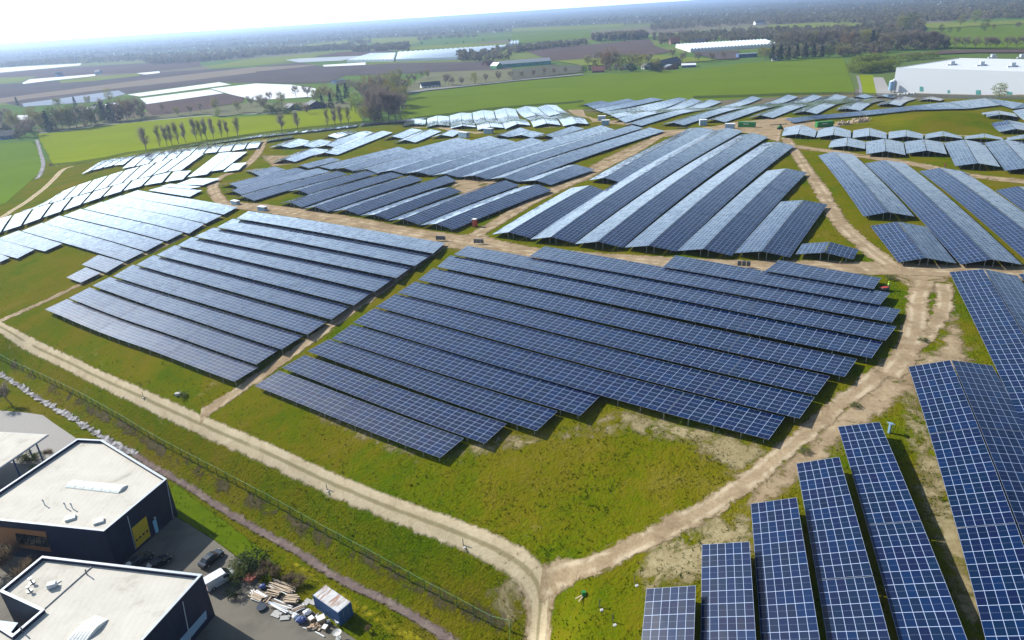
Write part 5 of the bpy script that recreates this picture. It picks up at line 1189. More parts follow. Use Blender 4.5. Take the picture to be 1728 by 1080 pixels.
patch('meadow_edge', [(1000,184),(1250,166),(1442,156),(1444,163),(1330,163),(1120,172),(1000,190)], MAT['stub'], .09, keep=False)
patch('meadow_strip', [(1448,126),(1474,126),(1480,160),(1452,160)], MAT['mead_yg'], .08, keep=False)
patch('access_road', [(1473,130),(1490,130),(1506,160),(1480,161)], MAT['paving'], .10, keep=False)
MAT['brook'] = MAT['water']
ribbon('brook', [(62,236),(70,262),(74,280),(68,296),(62,302)], MAT['water'], .12, 2.6); ribbon('brook', [(1447,128),(1452,145),(1453,162)], MAT['water'], .14, 2.6)
ribbon('tree_lined_road', [(66,225),(120,219),(175,211),(260,203),(352,194.5),(432,192),(470,190),(510,186),(545,183)], MAT['paving'], .10, 4.5)
# ------------------------------------------------------------------ trees
def clumps(n, r, seed, shape, leaf, per, spread, flat=.6):
    """leaf-sized triangles in clumps through a crown; returns V, F, tone"""
    r_ = np.random.default_rng(seed); V = []; T = []
    for k in range(n):
        c, s = shape(r_); tone = r_.random()
        for j in range(per):
            p = c+r_.normal(0, spread*s, 3)*np.array([1, 1, flat]); a = r_.normal(0, 1, 3); b = r_.normal(0, 1, 3); a /= np.linalg.norm(a); b = b-a*(a@b); b /= np.linalg.norm(b); l = leaf*r_.uniform(.6, 1.3)
            V += [p+a*l, p-a*l*.5+b*l*.7, p-a*l*.5-b*l*.7]; T += [np.clip(tone*.7+r_.random()*.3, 0, 1)]*3
    return np.array(V), np.arange(len(V)).reshape(-1, 3), np.array(T)
def twigs(starts, n, seed, ln, w_, up, tone0=0):
    r_ = np.random.default_rng(seed); V, T = [], []
    for k in range(n):
        p, d0 = starts[r_.integers(len(starts))]; d = np.array(d0)+r_.normal(0, .45, 3)+np.array([0, 0, up]); d /= np.linalg.norm(d); l = ln*r_.uniform(.5, 1.3); p = np.array(p)+r_.normal(0, .25, 3)
        s = np.cross(d, r_.normal(0, 1, 3)); s /= np.linalg.norm(s); V += [p-s*w_, p+s*w_, p+d*l]; T += [r_.random()]*3
    return np.array(V), np.arange(len(V)).reshape(-1, 3), np.array(T)
def limbs(H, spread, n, seed, base=.25, up=.6, rad_=.22):
    r_ = random.Random(seed); m = MB(); top = Vector((r_.uniform(-.4, .4), r_.uniform(-.4, .4), H*.62)); m.bar((0, 0, -.3), (top.x*.4, top.y*.4, H*base), rad_, 7, rad_*.75); m.bar((top.x*.4, top.y*.4, H*base), top, rad_*.74, 6, rad_*.4); st = []
    for k in range(n):
        f = r_.uniform(0, 1); a = Vector((top.x*.4, top.y*.4, H*base)).lerp(top, f); th = k*2.4+r_.uniform(-.4, .4); L = spread*r_.uniform(.6, 1.0)*(1-.35*f); d = Vector((math.cos(th), math.sin(th), up+r_.uniform(0, .5))).normalized(); b = a+d*L
        m.bar(a, b, rad_*.36, 5, rad_*.1)
        for q in range(3):
            c = a.lerp(b, r_.uniform(.4, .95)); d2 = (d+Vector((r_.uniform(-.8, .8), r_.uniform(-.8, .8), r_.uniform(-.1, .8)))).normalized(); e = c+d2*L*r_.uniform(.3, .55); m.bar(c, e, rad_*.14, 4, rad_*.05)
            for g in (.3, .6, 1.0): st.append((tuple(c.lerp(e, g)), tuple(d2)))
        for g in (.5, .8, 1.0): st.append((tuple(a.lerp(b, g)), tuple(d)))
    st.append((tuple(top), (0, 0, 1))); return m, st
def ell(H, rx, z0, z1):
    def f(r_):
        d = r_.normal(0, 1, 3); d /= np.linalg.norm(d); q = r_.uniform(.45, 1)**.6; zc = (z0+z1)/2*H; return np.array([d[0]*rx*q, d[1]*rx*q, zc+d[2]*(z1-z0)/2*H*q]), 1.0
    return f
TREEMESH = {}
def proto(kind, k):
    key = (kind, k)
    if key in TREEMESH: return TREEMESH[key]
    H = 12.0; sd = hash(kind) % 1000 if False else sum(map(ord, kind))*7+k*31
    if kind == 'poplar':
        m, st = limbs(H, 2.6, 24, sd, .06, 2.2, .17); V, F, T = twigs(st, 700, sd, 2.0, .032, 1.3); fm = FOL['bud'] if k % 2 else FOL['bare']
    elif kind in ('bare', 'purple', 'orange', 'bud'):
        m, st = limbs(H, 4.6, 20, sd, .13, .6, .22); V, F, T = twigs(st, 1000, sd, 1.9, .05, .2); fm = FOL[kind]
        if kind in ('bud', 'orange'):
            V2, F2, T2 = clumps(60, 0, sd+1, ell(H, 4.0, .18, 1.0), .24, 9, .6); F = np.vstack([F, F2+len(V)]); V = np.vstack([V, V2]); T = np.concatenate([T, T2])
    elif kind in ('green', 'yellow', 'lime'):
        m, st = limbs(H, 4.6, 12, sd, .26, .6, .25); V, F, T = clumps(95, 0, sd, ell(H, 4.2, .08, 1.02), .32, 12, .6); fm = FOL[kind]
    elif kind == 'dark':
        m, st = limbs(H, 2.2, 10, sd, .2, .1, .22)
        def cone(r_):
            z = r_.uniform(.08, 1.0); th = r_.uniform(0, 6.28); q = 2.9*(1.05-z)*r_.uniform(.5, 1); return np.array([math.cos(th)*q, math.sin(th)*q, z*H]), 1
        V, F, T = clumps(120, 0, sd, cone, .36, 9, .4); fm = FOL['dark']
    elif kind in ('bush', 'darkbush', 'drybush', 'limebush'):
        m, st = limbs(4.0, 2.2, 10, sd, .08, .7, .08); V, F, T = clumps(70, 0, sd, ell(4.0, 2.6, .02, 1.0), .22, 12, .4); fm = FOL[{'bush': 'green', 'darkbush': 'dark', 'drybush': 'dry', 'limebush': 'lime'}[kind]]
        if kind == 'drybush': V, F, T = twigs(st, 900, sd, 1.3, .035, .3)
    tr = m.build('trunk', MAT['bark']); a = tr.data; bpy.data.objects.remove(tr)
    cr = bigmesh('crown', V, F, 3, fm, {'tone': T}); b = cr.data; bpy.data.objects.remove(cr)
    hh = max(V[:, 2].max(), 1.0); TREEMESH[key] = (a, b, hh, max(np.abs(V[:, :2]).max(), .5)); return TREEMESH[key]
NT_ = [0]
def tree(px, py, hpx, kind, label, group=None, cat='tree', name=None, wide=1.0, lean=None):
    p = hg(px, py); H = hpx*depth(p)/FPX/math.cos(.26); NT_[0] += 1; a, b, hh, rr = proto(kind, NT_[0] % 3); s = H/hh
    t = thing(name or {'poplar': 'poplar_tree', 'dark': 'conifer_tree', 'bush': 'bush', 'darkbush': 'bush', 'drybush': 'bush', 'limebush': 'bush'}.get(kind, 'broadleaf_tree'), label, cat, p, random.uniform(0, 6.28), group)
    t.scale = (s*wide, s*wide, s)
    if lean: t.rotation_euler = (lean[0], lean[1], 0)
    for nm, me in (('trunk', a), ('crown', b)): link(bpy.data.objects.new(nm, me), t)
    return t
G1 = 'poplars along the yellow green field'; L1 = 'slender bare poplar in the line along the near edge of the yellow green field'
for x, y, h in [(270,248,40),(282,246,38),(291,245,38),(302,243,41),(314,240,37),(332,237,40),(341,236,37),(350,236,41),(360,234,37),(374,232,33),(384,231,31)]: tree(x, y, h, 'poplar', L1, G1, wide=1.15)
tree(246, 253, 40, 'poplar', 'bare spreading poplar standing alone at the left end of the poplar line', wide=1.7); tree(401, 229, 34, 'poplar', 'broader bare poplar at the right end of the poplar line', wide=1.5)
tree(475, 221, 34, 'poplar', 'bushy bare poplar left of its single neighbour on the yellow green field', wide=1.8); tree(502, 218, 31, 'poplar', 'bushy bare poplar right of its single neighbour on the yellow green field', wide=1.6)
for x, y, h in [(553,213,32),(566,212,33),(575,211,35),(588,209,31)]: tree(x, y, h, 'poplar', 'budding poplar in the tight group of four before the small wood', 'tight poplar group', wide=1.25)
GW = 'trees of the farm belt'
BELT = [(14,214,34,'bare'),(28,222,38,'bud'),(44,232,32,'purple'),(58,228,30,'bare'),(8,232,20,'darkbush'),(60,218,40,'orange'),(72,221,36,'bud'),(84,221,33,'dark'),(95,219,38,'green'),(106,218,36,'bud'),(118,217,42,'bud'),(130,216,38,'green'),(143,214,40,'bare'),(155,212,36,'bud'),(164,211,30,'green'),(178,207,34,'dark'),(190,206,32,'dark'),(202,205,36,'purple'),(215,203,42,'orange'),(228,201,40,'purple'),(240,198,36,'bare'),(128,180,16,'dark'),(30,178,14,'dark'),(186,172,22,'yellow'),(100,185,22,'bud'),(150,178,18,'bud'),(172,182,18,'bare')]
KW = {'bare': 'bare grey tree', 'purple': 'bare purplish tree', 'orange': 'orange brown budding tree', 'bud': 'olive budding tree', 'green': 'leafy green tree', 'dark': 'dark conifer', 'darkbush': 'dark low bush', 'yellow': 'yellow green tree', 'lime': 'lime green tree'}
for x, y, h, k in BELT: tree(x, y, h, k, f'{KW[k]} in the belt of trees left of the yellow green field', 'belt trees, '+KW[k])
SM = [(600,190,32,'lime'),(612,178,46,'bare'),(624,172,46,'orange'),(636,168,44,'bare'),(648,164,42,'orange'),(660,160,40,'bud'),(670,157,36,'bud'),(660,170,34,'yellow'),(620,197,34,'lime'),(632,207,58,'purple'),(645,209,64,'purple'),(657,209,62,'purple'),(668,208,56,'purple'),(640,190,52,'purple'),(655,190,50,'purple'),(663,183,36,'yellow'),(652,178,34,'yellow'),(615,207,32,'bud'),(626,209,34,'bud'),(676,200,44,'bare'),(680,180,40,'bud'),(586,170,28,'dark'),(574,176,32,'dark'),(560,172,26,'orange'),(547,168,26,'orange'),(590,158,26,'bare'),(576,152,20,'bare'),(683,165,34,'bare')]
for x, y, h, k in SM: tree(x, y, h, k, f'{KW[k]} in the small wood between the two meadows', 'small wood, '+KW[k], wide=1.0)
RO = [(690,143,18,'bare'),(700,142,20,'bare'),(712,134,16,'bare'),(722,133,16,'bud'),(752,144,20,'purple'),(757,145,20,'purple'),(764,146,18,'bare'),(780,145,17,'bare'),(801,143,20,'yellow'),(820,140,17,'bare'),(842,138,20,'bare'),(861,136,17,'bare'),(881,134,16,'bare'),(900,131,16,'bare'),(918,130,17,'bare'),(935,127,14,'bare'),(954,125,14,'bare'),(692,148,14,'yellow'),(675,137,24,'bud'),(663,139,24,'bud')]
for x, y, h, k in RO: tree(x, y, h, k, f'{KW[k]} in the single row along the country road', 'road row, '+KW[k], wide=.8)
FT_ = [(455,172,18,'bare'),(448,190,28,'bare'),(476,178,26,'bud'),(470,192,20,'bush'),(455,193,16,'bush'),(520,192,18,'drybush'),(486,192,14,'bush'),(535,176,30,'bud'),(520,165,24,'bare'),(500,165,22,'bare'),(440,182,24,'bare'),(425,180,20,'bare'),(402,190,20,'bud'),(365,188,24,'bud'),(368,197,16,'lime'),(340,190,18,'bare'),(322,194,18,'bare'),(300,196,18,'bud'),(275,190,16,'bare'),(545,184,24,'dark'),(560,186,28,'dark'),(506,186,14,'bush')]
KW.update({'bush': 'round green bush', 'drybush': 'dry brown bush', 'limebush': 'lime green bush'})
for x, y, h, k in FT_: tree(x, y, h, k, f'{KW[k]} around the two dark barns by the meadow road', 'around the dark barns, '+KW[k])
FM_ = [(985,123,10,'bush'),(992,112,22,'bud'),(1003,118,20,'bud'),(1022,118,34,'orange'),(1030,117,38,'orange'),(1038,118,34,'bare'),(1010,108,24,'bare'),(1045,116,26,'lime'),(1055,116,24,'lime'),(1066,114,26,'bud'),(1076,114,26,'bud'),(1084,117,24,'yellow'),(1095,112,24,'bare'),(1108,118,22,'bud'),(1112,122,14,'darkbush'),(1025,123,16,'purple'),(1040,123,18,'purple'),(1066,121,14,'darkbush'),(1096,120,16,'darkbush'),(1152,106,20,'bare'),(1135,100,18,'bare'),(1178,106,20,'bare'),(1201,104,18,'bare'),(1220,102,16,'bare'),(1284,100,22,'bud'),(1292,102,24,'bud'),(1300,101,20,'green')]
for x, y, h, k in FM_: tree(x, y, h, k, f'{KW[k]} around the farmstead beyond the big meadow', 'farmstead trees, '+KW[k])
RW = [(1290,100,22,'bud'),(1303,103,24,'dark'),(1316,103,26,'dark'),(1330,102,22,'dark'),(1344,100,24,'dark'),(1358,99,24,'dark'),(1372,98,22,'dark'),(1386,98,20,'dark'),(1400,97,22,'green'),(1415,96,22,'bud'),(1428,96,24,'bud'),(1312,88,34,'bare'),(1326,86,34,'bare'),(1340,84,36,'purple'),(1355,84,34,'bare'),(1370,83,34,'bud'),(1385,83,34,'purple'),(1400,82,34,'bare'),(1414,82,34,'purple'),(1428,85,36,'orange'),(1440,84,34,'bare'),(1455,82,34,'bud'),(1462,78,28,'yellow'),(1470,84,30,'dark'),(1480,84,32,'dark'),(1490,86,34,'bare'),(1500,84,24,'yellow'),(1512,85,34,'bare'),(1524,84,34,'purple'),(1536,84,34,'bare'),(1548,83,34,'purple'),(1560,83,34,'bare'),(1572,82,30,'purple'),(1582,82,28,'bare'),(1592,82,24,'bare'),(1500,64,28,'bare'),(1520,58,34,'bud'),(1535,58,34,'green'),(1548,60,30,'bare'),(1420,70,30,'bare'),(1350,72,26,'bare')]
for x, y, h, k in RW: tree(x, y, h, k, f'{KW[k]} in the dense wood left of the white warehouse', 'dense wood, '+KW[k], wide=1.05)
for x in (1611,1627,1646,1663,1671,1679,1698,1714,1730): tree(x, 83-(x-1600)*.004, 22, 'bare', 'bare round tree in the avenue behind the white warehouse', 'avenue behind the warehouse', wide=1.1)
for x, y, h, k in [(1588,55,14,'green'),(1602,56,10,'green'),(1617,55,8,'green'),(1661,54,22,'green'),(1645,40,22,'lime'),(1620,45,22,'bud'),(1675,52,12,'bud'),(1717,50,14,'bare')]: tree(x, y, h, k, f'{KW[k]} dotted on the far right meadow', 'dotted meadow trees, '+KW[k])
for i, (x, y) in enumerate([(1440,118),(1448,119),(1456,120),(1464,119),(1473,118),(1482,117),(1491,116),(1500,115),(1446,108),(1456,107),(1466,106),(1476,105),(1486,104),(1500,102),(1515,100),(1530,98),(1545,97),(1560,96),(1575,95)]): tree(x, y+4, 19 if y > 103 else 13, 'limebush', 'lime green willow bush in the thicket left of the white warehouse', 'willow thicket', 'bush', 'willow_bush', 1.25)
tree(1685, 166, 26, 'lime', 'pale budding tree in front of the white warehouse wall', wide=1.3)
# foreground plants
tree(19, 682, 46, 'bare', 'bare leaning tree at the verge of the pale parking road', lean=(.1, -.3))
for x, y, h, k, l in [(432,958,38,'darkbush','dark evergreen bush at the corner of the mown grass'),(418,968,30,'bush','olive bush next to the dark evergreen behind the yard'),(402,981,20,'bush','ragged bush at the yard corner by the white van'),(412,958,30,'bush','green bush on the edge of the mown grass'),(395,1004,20,'darkbush','small rounded evergreen right beside the white van'),
     (452,968,30,'drybush','tall brown reeds between the evergreen and the ditch'),(468,975,26,'drybush','brown reeds in the middle before the ditch'),(440,978,26,'drybush','dry brown shrubs behind the roof tiles'),(486,984,20,'drybush','dry reeds nearest the yellow flowers'),(622,1066,14,'drybush','bramble tangle in the shade right of the blue container'),
     (18,955,60,'drybush','large bare shrub in front of the orange window band'),(50,975,42,'drybush','bare shrub between the two dark halls'),(0,975,50,'drybush','bare shrub cut by the left photo edge'),(52,776,16,'bush','clipped green hedge bush left of the red one'),(66,777,15,'bush','second clipped green hedge bush under the white canopy'),(40,779,15,'bush','third clipped hedge bush nearest the canopy wall'),(57,793,10,'limebush','low bright green shrub below the hedge')]:
    tree(x, y, h, k, l, None, 'bush', wide=1.1)
tree(85, 772, 20, 'drybush', 'reddish bush beside the clipped hedge and the canopy', None, 'bush')
pile('brushwood_heap', 'pale brushwood heap between the reeds and the long boards', 'brushwood', (500,985), lambda t: [link(bpy.data.objects.new('branches', proto('drybush', 0)[1]), t)], 0).scale = (1.0, .8, .35)
for l, px, h in (('dark weed clump by the sand track corner on the right', (1503,471), 9),('small dark weed clump on the sandy island', (1556,576), 8),('dark weed clump left of the right track', (1358,766), 9),('weed clump right of the right track beside the rows', (1442,688), 9),('dark weed clump in the grass beside the manhole', (310,670), 8)): tree(px[0], px[1], h, 'bush', l, None, 'weeds', 'weed_clump', 1.6)
for i in range(26):
    x = 1680+random.uniform(-260, 60); y = 226+random.uniform(0, 4)
# ------------------------------------------------------------------ houses, barns and glasshouses on the plain
def house(name, label, pa, pb, dep, hw, hr, wall='brick', roof='rooftile', cat='house', along=True, wins=3, over=.4, doors=1, z=0.0):
    """pa,pb: photo points of the front wall's foot; gable roof with the ridge along the front (or across it)"""
    a, b = gp(*pa, z)[:2], gp(*pb, z)[:2]; e = b-a; L = np.linalg.norm(e); e /= L; n = np.array([-e[1], e[0]]); n = n if n[1] > 0 else -n; c = (a+b)/2+n*dep/2
    rz = math.atan2(e[1], e[0]); sgn = 1 if (-math.sin(rz)*n[0]+math.cos(rz)*n[1]) > 0 else -1; t = thing(name, label, cat, (c[0], c[1], z), rz)
    X, Y = (L/2, dep/2) if along else (dep/2, L/2)   # X along the ridge
    R = Matrix.Identity(3) if along else Matrix.Rotation(math.pi/2, 3, 'Z')
    def tf(P): return [R@Vector(p) for p in P]
    m = MB(); P = [(-X,-Y,-.3),(X,-Y,-.3),(X,Y,-.3),(-X,Y,-.3),(-X,-Y,hw),(X,-Y,hw),(X,Y,hw),(-X,Y,hw),(-X,0,hw+hr),(X,0,hw+hr)]; m.add(tf(P), [(0,1,5,4),(2,3,7,6),(1,2,6,9,5),(3,0,4,8,7),(3,2,1,0)]); m.build('wall', MAT[wall], t)
    k = hr/Y; o = over; m = MB()
    for s in (-1, 1):
        P = [(-X-o, s*(Y+o), hw-o*k+.02), (X+o, s*(Y+o), hw-o*k+.02), (X+o, 0, hw+hr+.02), (-X-o, 0, hw+hr+.02)]; P += [(x, y, z_+.22) for x, y, z_ in P]; m.add(tf(P), [(0,1,2,3),(4,5,6,7),(0,1,5,4),(1,2,6,5),(2,3,7,6),(3,0,4,7)])
    m.build('roof', MAT[roof], t)
    for i in range(wins):
        m = MB(); m.box(((i+1)*L/(wins+1)-L/2, -dep/2*sgn-.03*sgn, hw*.5), (min(1.6, L/(wins+1)*.6), .1, min(1.4, hw*.45))); m.build('window', MAT['glass'], t)
    for i in range(doors):
        m = MB(); m.box((L*.5-1.3-i*2.4, -dep/2*sgn-.05*sgn, min(hw*.4, 1.4)), (1.2, .12, min(hw*.8, 2.6))); m.build('door', MAT['darkroof'], t)
    return t
house('dark_barn', 'dark barn with pale gable roof, left of the pair by the meadow road', (488,187),(508,184), 12, 2.6, 3.4, 'navy', 'darkroof', 'barn', False, 1)
house('dark_barn', 'larger dark barn with pale gable roof, right of the pair by the meadow road', (519,185),(552,181), 16, 3.0, 4.2, 'navy', 'darkroof', 'barn', False, 2)
house('cottage', 'white cottage with dark blue roof on the country road', (712,150),(744,147), 9, 3.0, 4.0, 'whitepaint', 'darkroof', 'house', True, 4)
house('shed', 'grey shed hidden behind the small wood trees', (566,142),(584,139), 9, 2.6, 2.2, 'greypaint', 'bluetrim', 'shed')
house('farm_barn', 'long teal walled barn with grey roof and white ridge', (845,115),(930,108.5), 26, 5.5, 4.0, 'teal', 'steel', 'barn', True, 6)
house('farm_barn', 'green gabled shed, left half of the twin white edged gables', (838,117),(849,115.8), 18, 5, 4.5, 'greenpaint', 'whitepaint', 'barn', False, 0)
house('farm_house', 'red roofed house beside the teal barn', (822,112),(836,110), 12, 3.5, 4.5, 'brick', 'rooftile', 'house', True, 2)
house('farm_house', 'red brown house at the left end of the farmstead beyond the big meadow', (999,123),(1020,122), 10, 2.6, 4.8, 'brick', 'rooftile', 'house', True, 3)
house('farm_house', 'tall dark roofed farmhouse in the middle of the farmstead', (1116,117),(1150,108), 14, 4.0, 6.0, 'brick', 'darkroof', 'house', True, 4)
house('farm_barn', 'grey roofed low barn in front of the tall farmhouse', (1123,118),(1145,116), 10, 2.8, 3.0, 'brick', 'steel', 'barn', False, 2)
house('farm_barn', 'white roofed carport barn at the right end of the farmstead', (1150,114.5),(1174,113.5), 12, 3, 1.8, 'bluetrim', 'whitepaint', 'barn', True, 3)
house('farm_barn', 'small white sided barn left of the tall farmhouse', (1089,117),(1100,116), 12, 3.4, 3.6, 'whitepaint', 'steel', 'barn', False, 1)
house('farm_house', 'small blue grey house amid the farmstead trees', (1050,118.5),(1062,117.8), 9, 2.6, 3.4, 'bluetrim', 'steel', 'house', True, 2)
house('low_shed', 'low dark shed with row of white vents near the meadow corner', (1246,98),(1278,96), 12, 5.0, .6, 'bluetrim', 'steel', 'shed', True, 6)
house('farm_house', 'orange roofed house in front of the dense wood', (1448,84),(1470,83), 11, 3, 5, 'brick', 'clay', 'house', True, 3)
house('farm_house', 'brick house with steep roof right of the orange roofed one', (1473,90),(1484,90), 9, 3, 6, 'brick', 'clay', 'house', False, 2)
house('farm_house', 'white house beside a dark barn at the left end of the dense wood', (1304,103),(1314,102.5), 10, 3, 4, 'whitepaint', 'darkroof', 'house', False, 1)
house('farm_house', 'dark roofed house at the left photo edge among trees', (0,236),(24,234), 10, 3.2, 4.2, 'bluetrim', 'darkroof', 'house', True, 3)
house('farm_house', 'white farmhouse far off among the trees at the upper right', (1275,42),(1290,41), 16, 6, 6, 'whitepaint', 'darkroof', 'house', True, 3)
house('farm_house', 'tiny dark house by the long white film field at the upper left', (98,130),(108,129), 12, 5, 5, 'bluetrim', 'darkroof', 'house', True, 2); house('farm_house', 'tiny blue house right of the white film field at the upper left', (160,125),(168,124.5), 12, 5, 4, 'lightblue', 'darkroof', 'house', True, 2)
house('farm_house', 'thatched brown house behind the long white glasshouse', (1132,75),(1147,74), 14, 4, 8, 'brick', 'clay', 'house', True, 2); house('farm_house', 'blue grey house right of the thatched one behind the glasshouse', (1170,75),(1190,74), 14, 4, 6, 'bluetrim', 'darkroof', 'house', True, 2)
def glasshouse(label, pts, bays, hw, hr, z=0.0):
    """rows of small gables: pts = front left, front right, back right, back left feet"""
    P = [gp(*p, z) for p in pts]; c = sum(P)/4; t = thing('glasshouse', label, 'glasshouse', c)
    rf, wl = MB(), MB()
    for i in range(bays):
        f, g = i/bays, (i+1)/bays; a, b = P[0]+(P[1]-P[0])*f-c, P[0]+(P[1]-P[0])*g-c; d, e = P[3]+(P[2]-P[3])*f-c, P[3]+(P[2]-P[3])*g-c; h = np.array([0, 0, hw]); r = np.array([0, 0, hw+hr])
        rf.add([a+h, (a+b)/2+r, (d+e)/2+r, d+h], [(0,1,2,3)]); rf.add([b+h, (a+b)/2+r, (d+e)/2+r, e+h], [(0,1,2,3)]); wl.add([a, b, b+h, (a+b)/2+r, a+h], [(0,1,2,3,4)]); wl.add([d, e, e+h, (d+e)/2+r, d+h], [(0,1,2,3,4)])
        if i == 0: wl.add([a, d, d+h, a+h], [(0,1,2,3)])
        if i == bays-1: wl.add([b, e, e+h, b+h], [(0,1,2,3)])
    rf.build('glass_roof', MAT['glassroof'], t); wl.build('wall', MAT['cladwhite'], t)
MAT['glassroof'] = simple('glassroof', (.60, .64, .67), .25, 0, .1, .05)
glasshouse('long white glasshouse with saw toothed roof beyond the farmstead', [(1165,88.5),(1310,79.5),(1292,72),(1140,80.5)], 26, 5, 2.2)
glasshouse('wide pale glasshouse roofs beside the ploughed land', [(668,104),(772,101),(858,79),(672,91)], 22, 4, 2.0)
glasshouse('lower pale glasshouse block left of the wide one', [(585,105),(664,104),(668,92),(625,93)], 12, 4, 1.6)
glasshouse('half round white glasshouse among trees', [(858,79),(874,78),(876,73),(862,74)], 3, 5, 5)
# white warehouse at the right
HW = 11.5; A_, B_ = gp(1506.5, 151, 2.0), gp(1760, 166, 2.0); e = (B_-A_)[:2]; e /= np.linalg.norm(e); n = np.array([-e[1], e[0]]); n = n if n[1] > 0 else -n
A2, B2 = A_[:2], A_[:2]+e*150; Q = [A2, B2, B2+n*95, A2+n*95]
def whtop(h): return topx(np.array([A2[0], A2[1], 2+h]))
for _ in range(40):
    if whtop(HW)[1] > 107: HW += .15
c = sum(Q)/4; t = thing('warehouse', 'huge white flat roofed warehouse at the right edge behind the solar rows', 'warehouse', (c[0], c[1], 0)); L = [q-c for q in Q]; B0 = np.array([c[0], c[1], 0])
def cladding():
    t_ = NT('white_cladding'); p = t_.pos(); wv = t_.n('ShaderNodeTexWave', inp={'Vector': p, 'Scale': .55, 'Distortion': 0.0}).outputs['Fac']; col = t_.mix(t_.math('MULTIPLY', t_.smooth(wv, .9, 1), .3), (.52, .54, .56), (.42, .45, .48)); t_.bsdf(col, .5); return t_.m
m = MB(); m.prism(L, -2, 2+HW-.6); ring(m, L, inset(L, .5), 2+HW-.6, 2+HW); m.build('wall', cladding(), t); m = MB(); m.prism(inset(L, .52), 2+HW-.598, 2+HW-.4); m.build('roof', MAT['cladwhite'], t)
for px in ((1606,110),(1656,111),(1708,113),(1675,98),(1724,98)):
    p = gp(*px, 2+HW-.4)-B0; m = MB(); m.box((p[0], p[1], p[2]+1.6), (3.2, 2.4, 3.2)); m.box((p[0]-3, p[1], p[2]+.5), (2, 1.6, 1)); m.box((p[0]+3, p[1], p[2]+.5), (2.4, 1.6, 1)); m.build('roof_unit', MAT['greypaint'], t)
for x0, x1, y0, y1 in ((1552,1558,146,154),(1599,1603,152,157),(1647,1655,152,160),(1699,1708,155,161)):
    wallslab('dock_door', [(x0,y0),(x1,y0+.3),(x1,y1+.3),(x0,y1)], A2, B2, MAT['teal'], t, B0, .15)
W2 = [A2+n*60+e*45, A2+n*60+e*150, A2+n*140+e*150, A2+n*140+e*45]; c = sum(W2)/4; t = thing('warehouse', 'lower tan roofed hall behind the white warehouse', 'warehouse', (c[0], c[1]+45, 0)); m = MB(); m.prism([w_-c for w_ in W2], 0, 12); m.build('wall', MAT['cladwhite'], t); m = MB(); m.prism(inset([w_-c for w_ in W2], .2), 12.003, 12.4); m.build('roof', MAT['plank'], t)
for k_, (px, r, h) in enumerate((((1503,152), 2.0, 7.0), ((1506.5,151), 1.3, 7.5))):
    p = gp(*px, 2.0); t = thing('silo', ['wide pale blue silo at the left end of the white warehouse', 'slim white silo between the wide one and the warehouse'][k_], 'silo', p); m = MB(); m.bar((0, 0, 0), (0, 0, h), r, 20); m.build('tank', MAT['lightblue' if k_ == 0 else 'whitepaint'], t); m = MB(); m.bar((0, 0, h), (0, 0, h+1.0), r*.98, 20, .3); m.build('dome', MAT['whitepaint'], t)
WF = [hit(x, y, 0)[:2] for x, y in ((1500,163),(1560,164),(1640,166),(1740,169))]
for i in range(9):
    p = hg(1502+i*5+random.uniform(-1, 1), 159.5+random.uniform(0, 1.6)); t = thing('wrapped_pallet', 'white wrapped pallet load in the storage yard before the white warehouse', 'pallet', p, random.uniform(0, 1), 'wrapped pallets by the warehouse'); m = MB(); m.box((0, 0, .95), (1.6, 1.3, 1.6)); m.build('load', MAT['whiteplastic'], t); m = MB(); m.box((0, 0, .07), (1.5, 1.2, .14)); m.build('pallet_base', MAT['oldwood'], t)
# hedge between the hill and the warehouse
def fence(label, pts, h, mat, name='boundary_fence'):
    P = [hg(*p) for p in pts]; t = thing(name, label, 'fence', P[len(P)//2]); b0 = P[len(P)//2]; m = MB(); q = MB()
    for a, b in zip(P, P[1:]):
        k = max(1, int(np.linalg.norm(b-a)/6))
        for i in range(k): c0, c1 = a+(b-a)*i/k-b0, a+(b-a)*(i+1)/k-b0; m.bar(c0-np.array([0, 0, .2]), c0+np.array([0, 0, h]), .08); q.add([c0+[0, 0, .1], c1+[0, 0, .1], c1+[0, 0, h], c0+[0, 0, h], ], [(0,1,2,3)])
    m.build('fence_posts', MAT['darksteel'], t); q.build('wire_mesh', mat, t)
def darkmesh():
    t_ = NT('dark_mesh'); t_.bsdf((.03, .045, .05), .6, None, 0, .3, .55); return t_.m
DM = darkmesh()
fence('dark wire fence between the solar hill and the warehouse yard', [(1170,166.5),(1250,164.5),(1340,161),(1420,160),(1500,163),(1600,165.5),(1740,170)], 2.4, DM)
fence('dark wire fence along the yellow green field below the poplars', [(84,281),(130,277),(180,269),(215,261),(250,256.5),(300,249),(350,241),(420,229.5),(500,219.5),(600,208.5),(680,203)], 1.8, DM)
fence('dark wire fence along the big meadow behind the white ridged tables', [(700,201),(760,194),(830,185),(900,179),(960,175),(985,172)], 1.8, DM)
for x, y in ((1283,163),(972,171)): pass
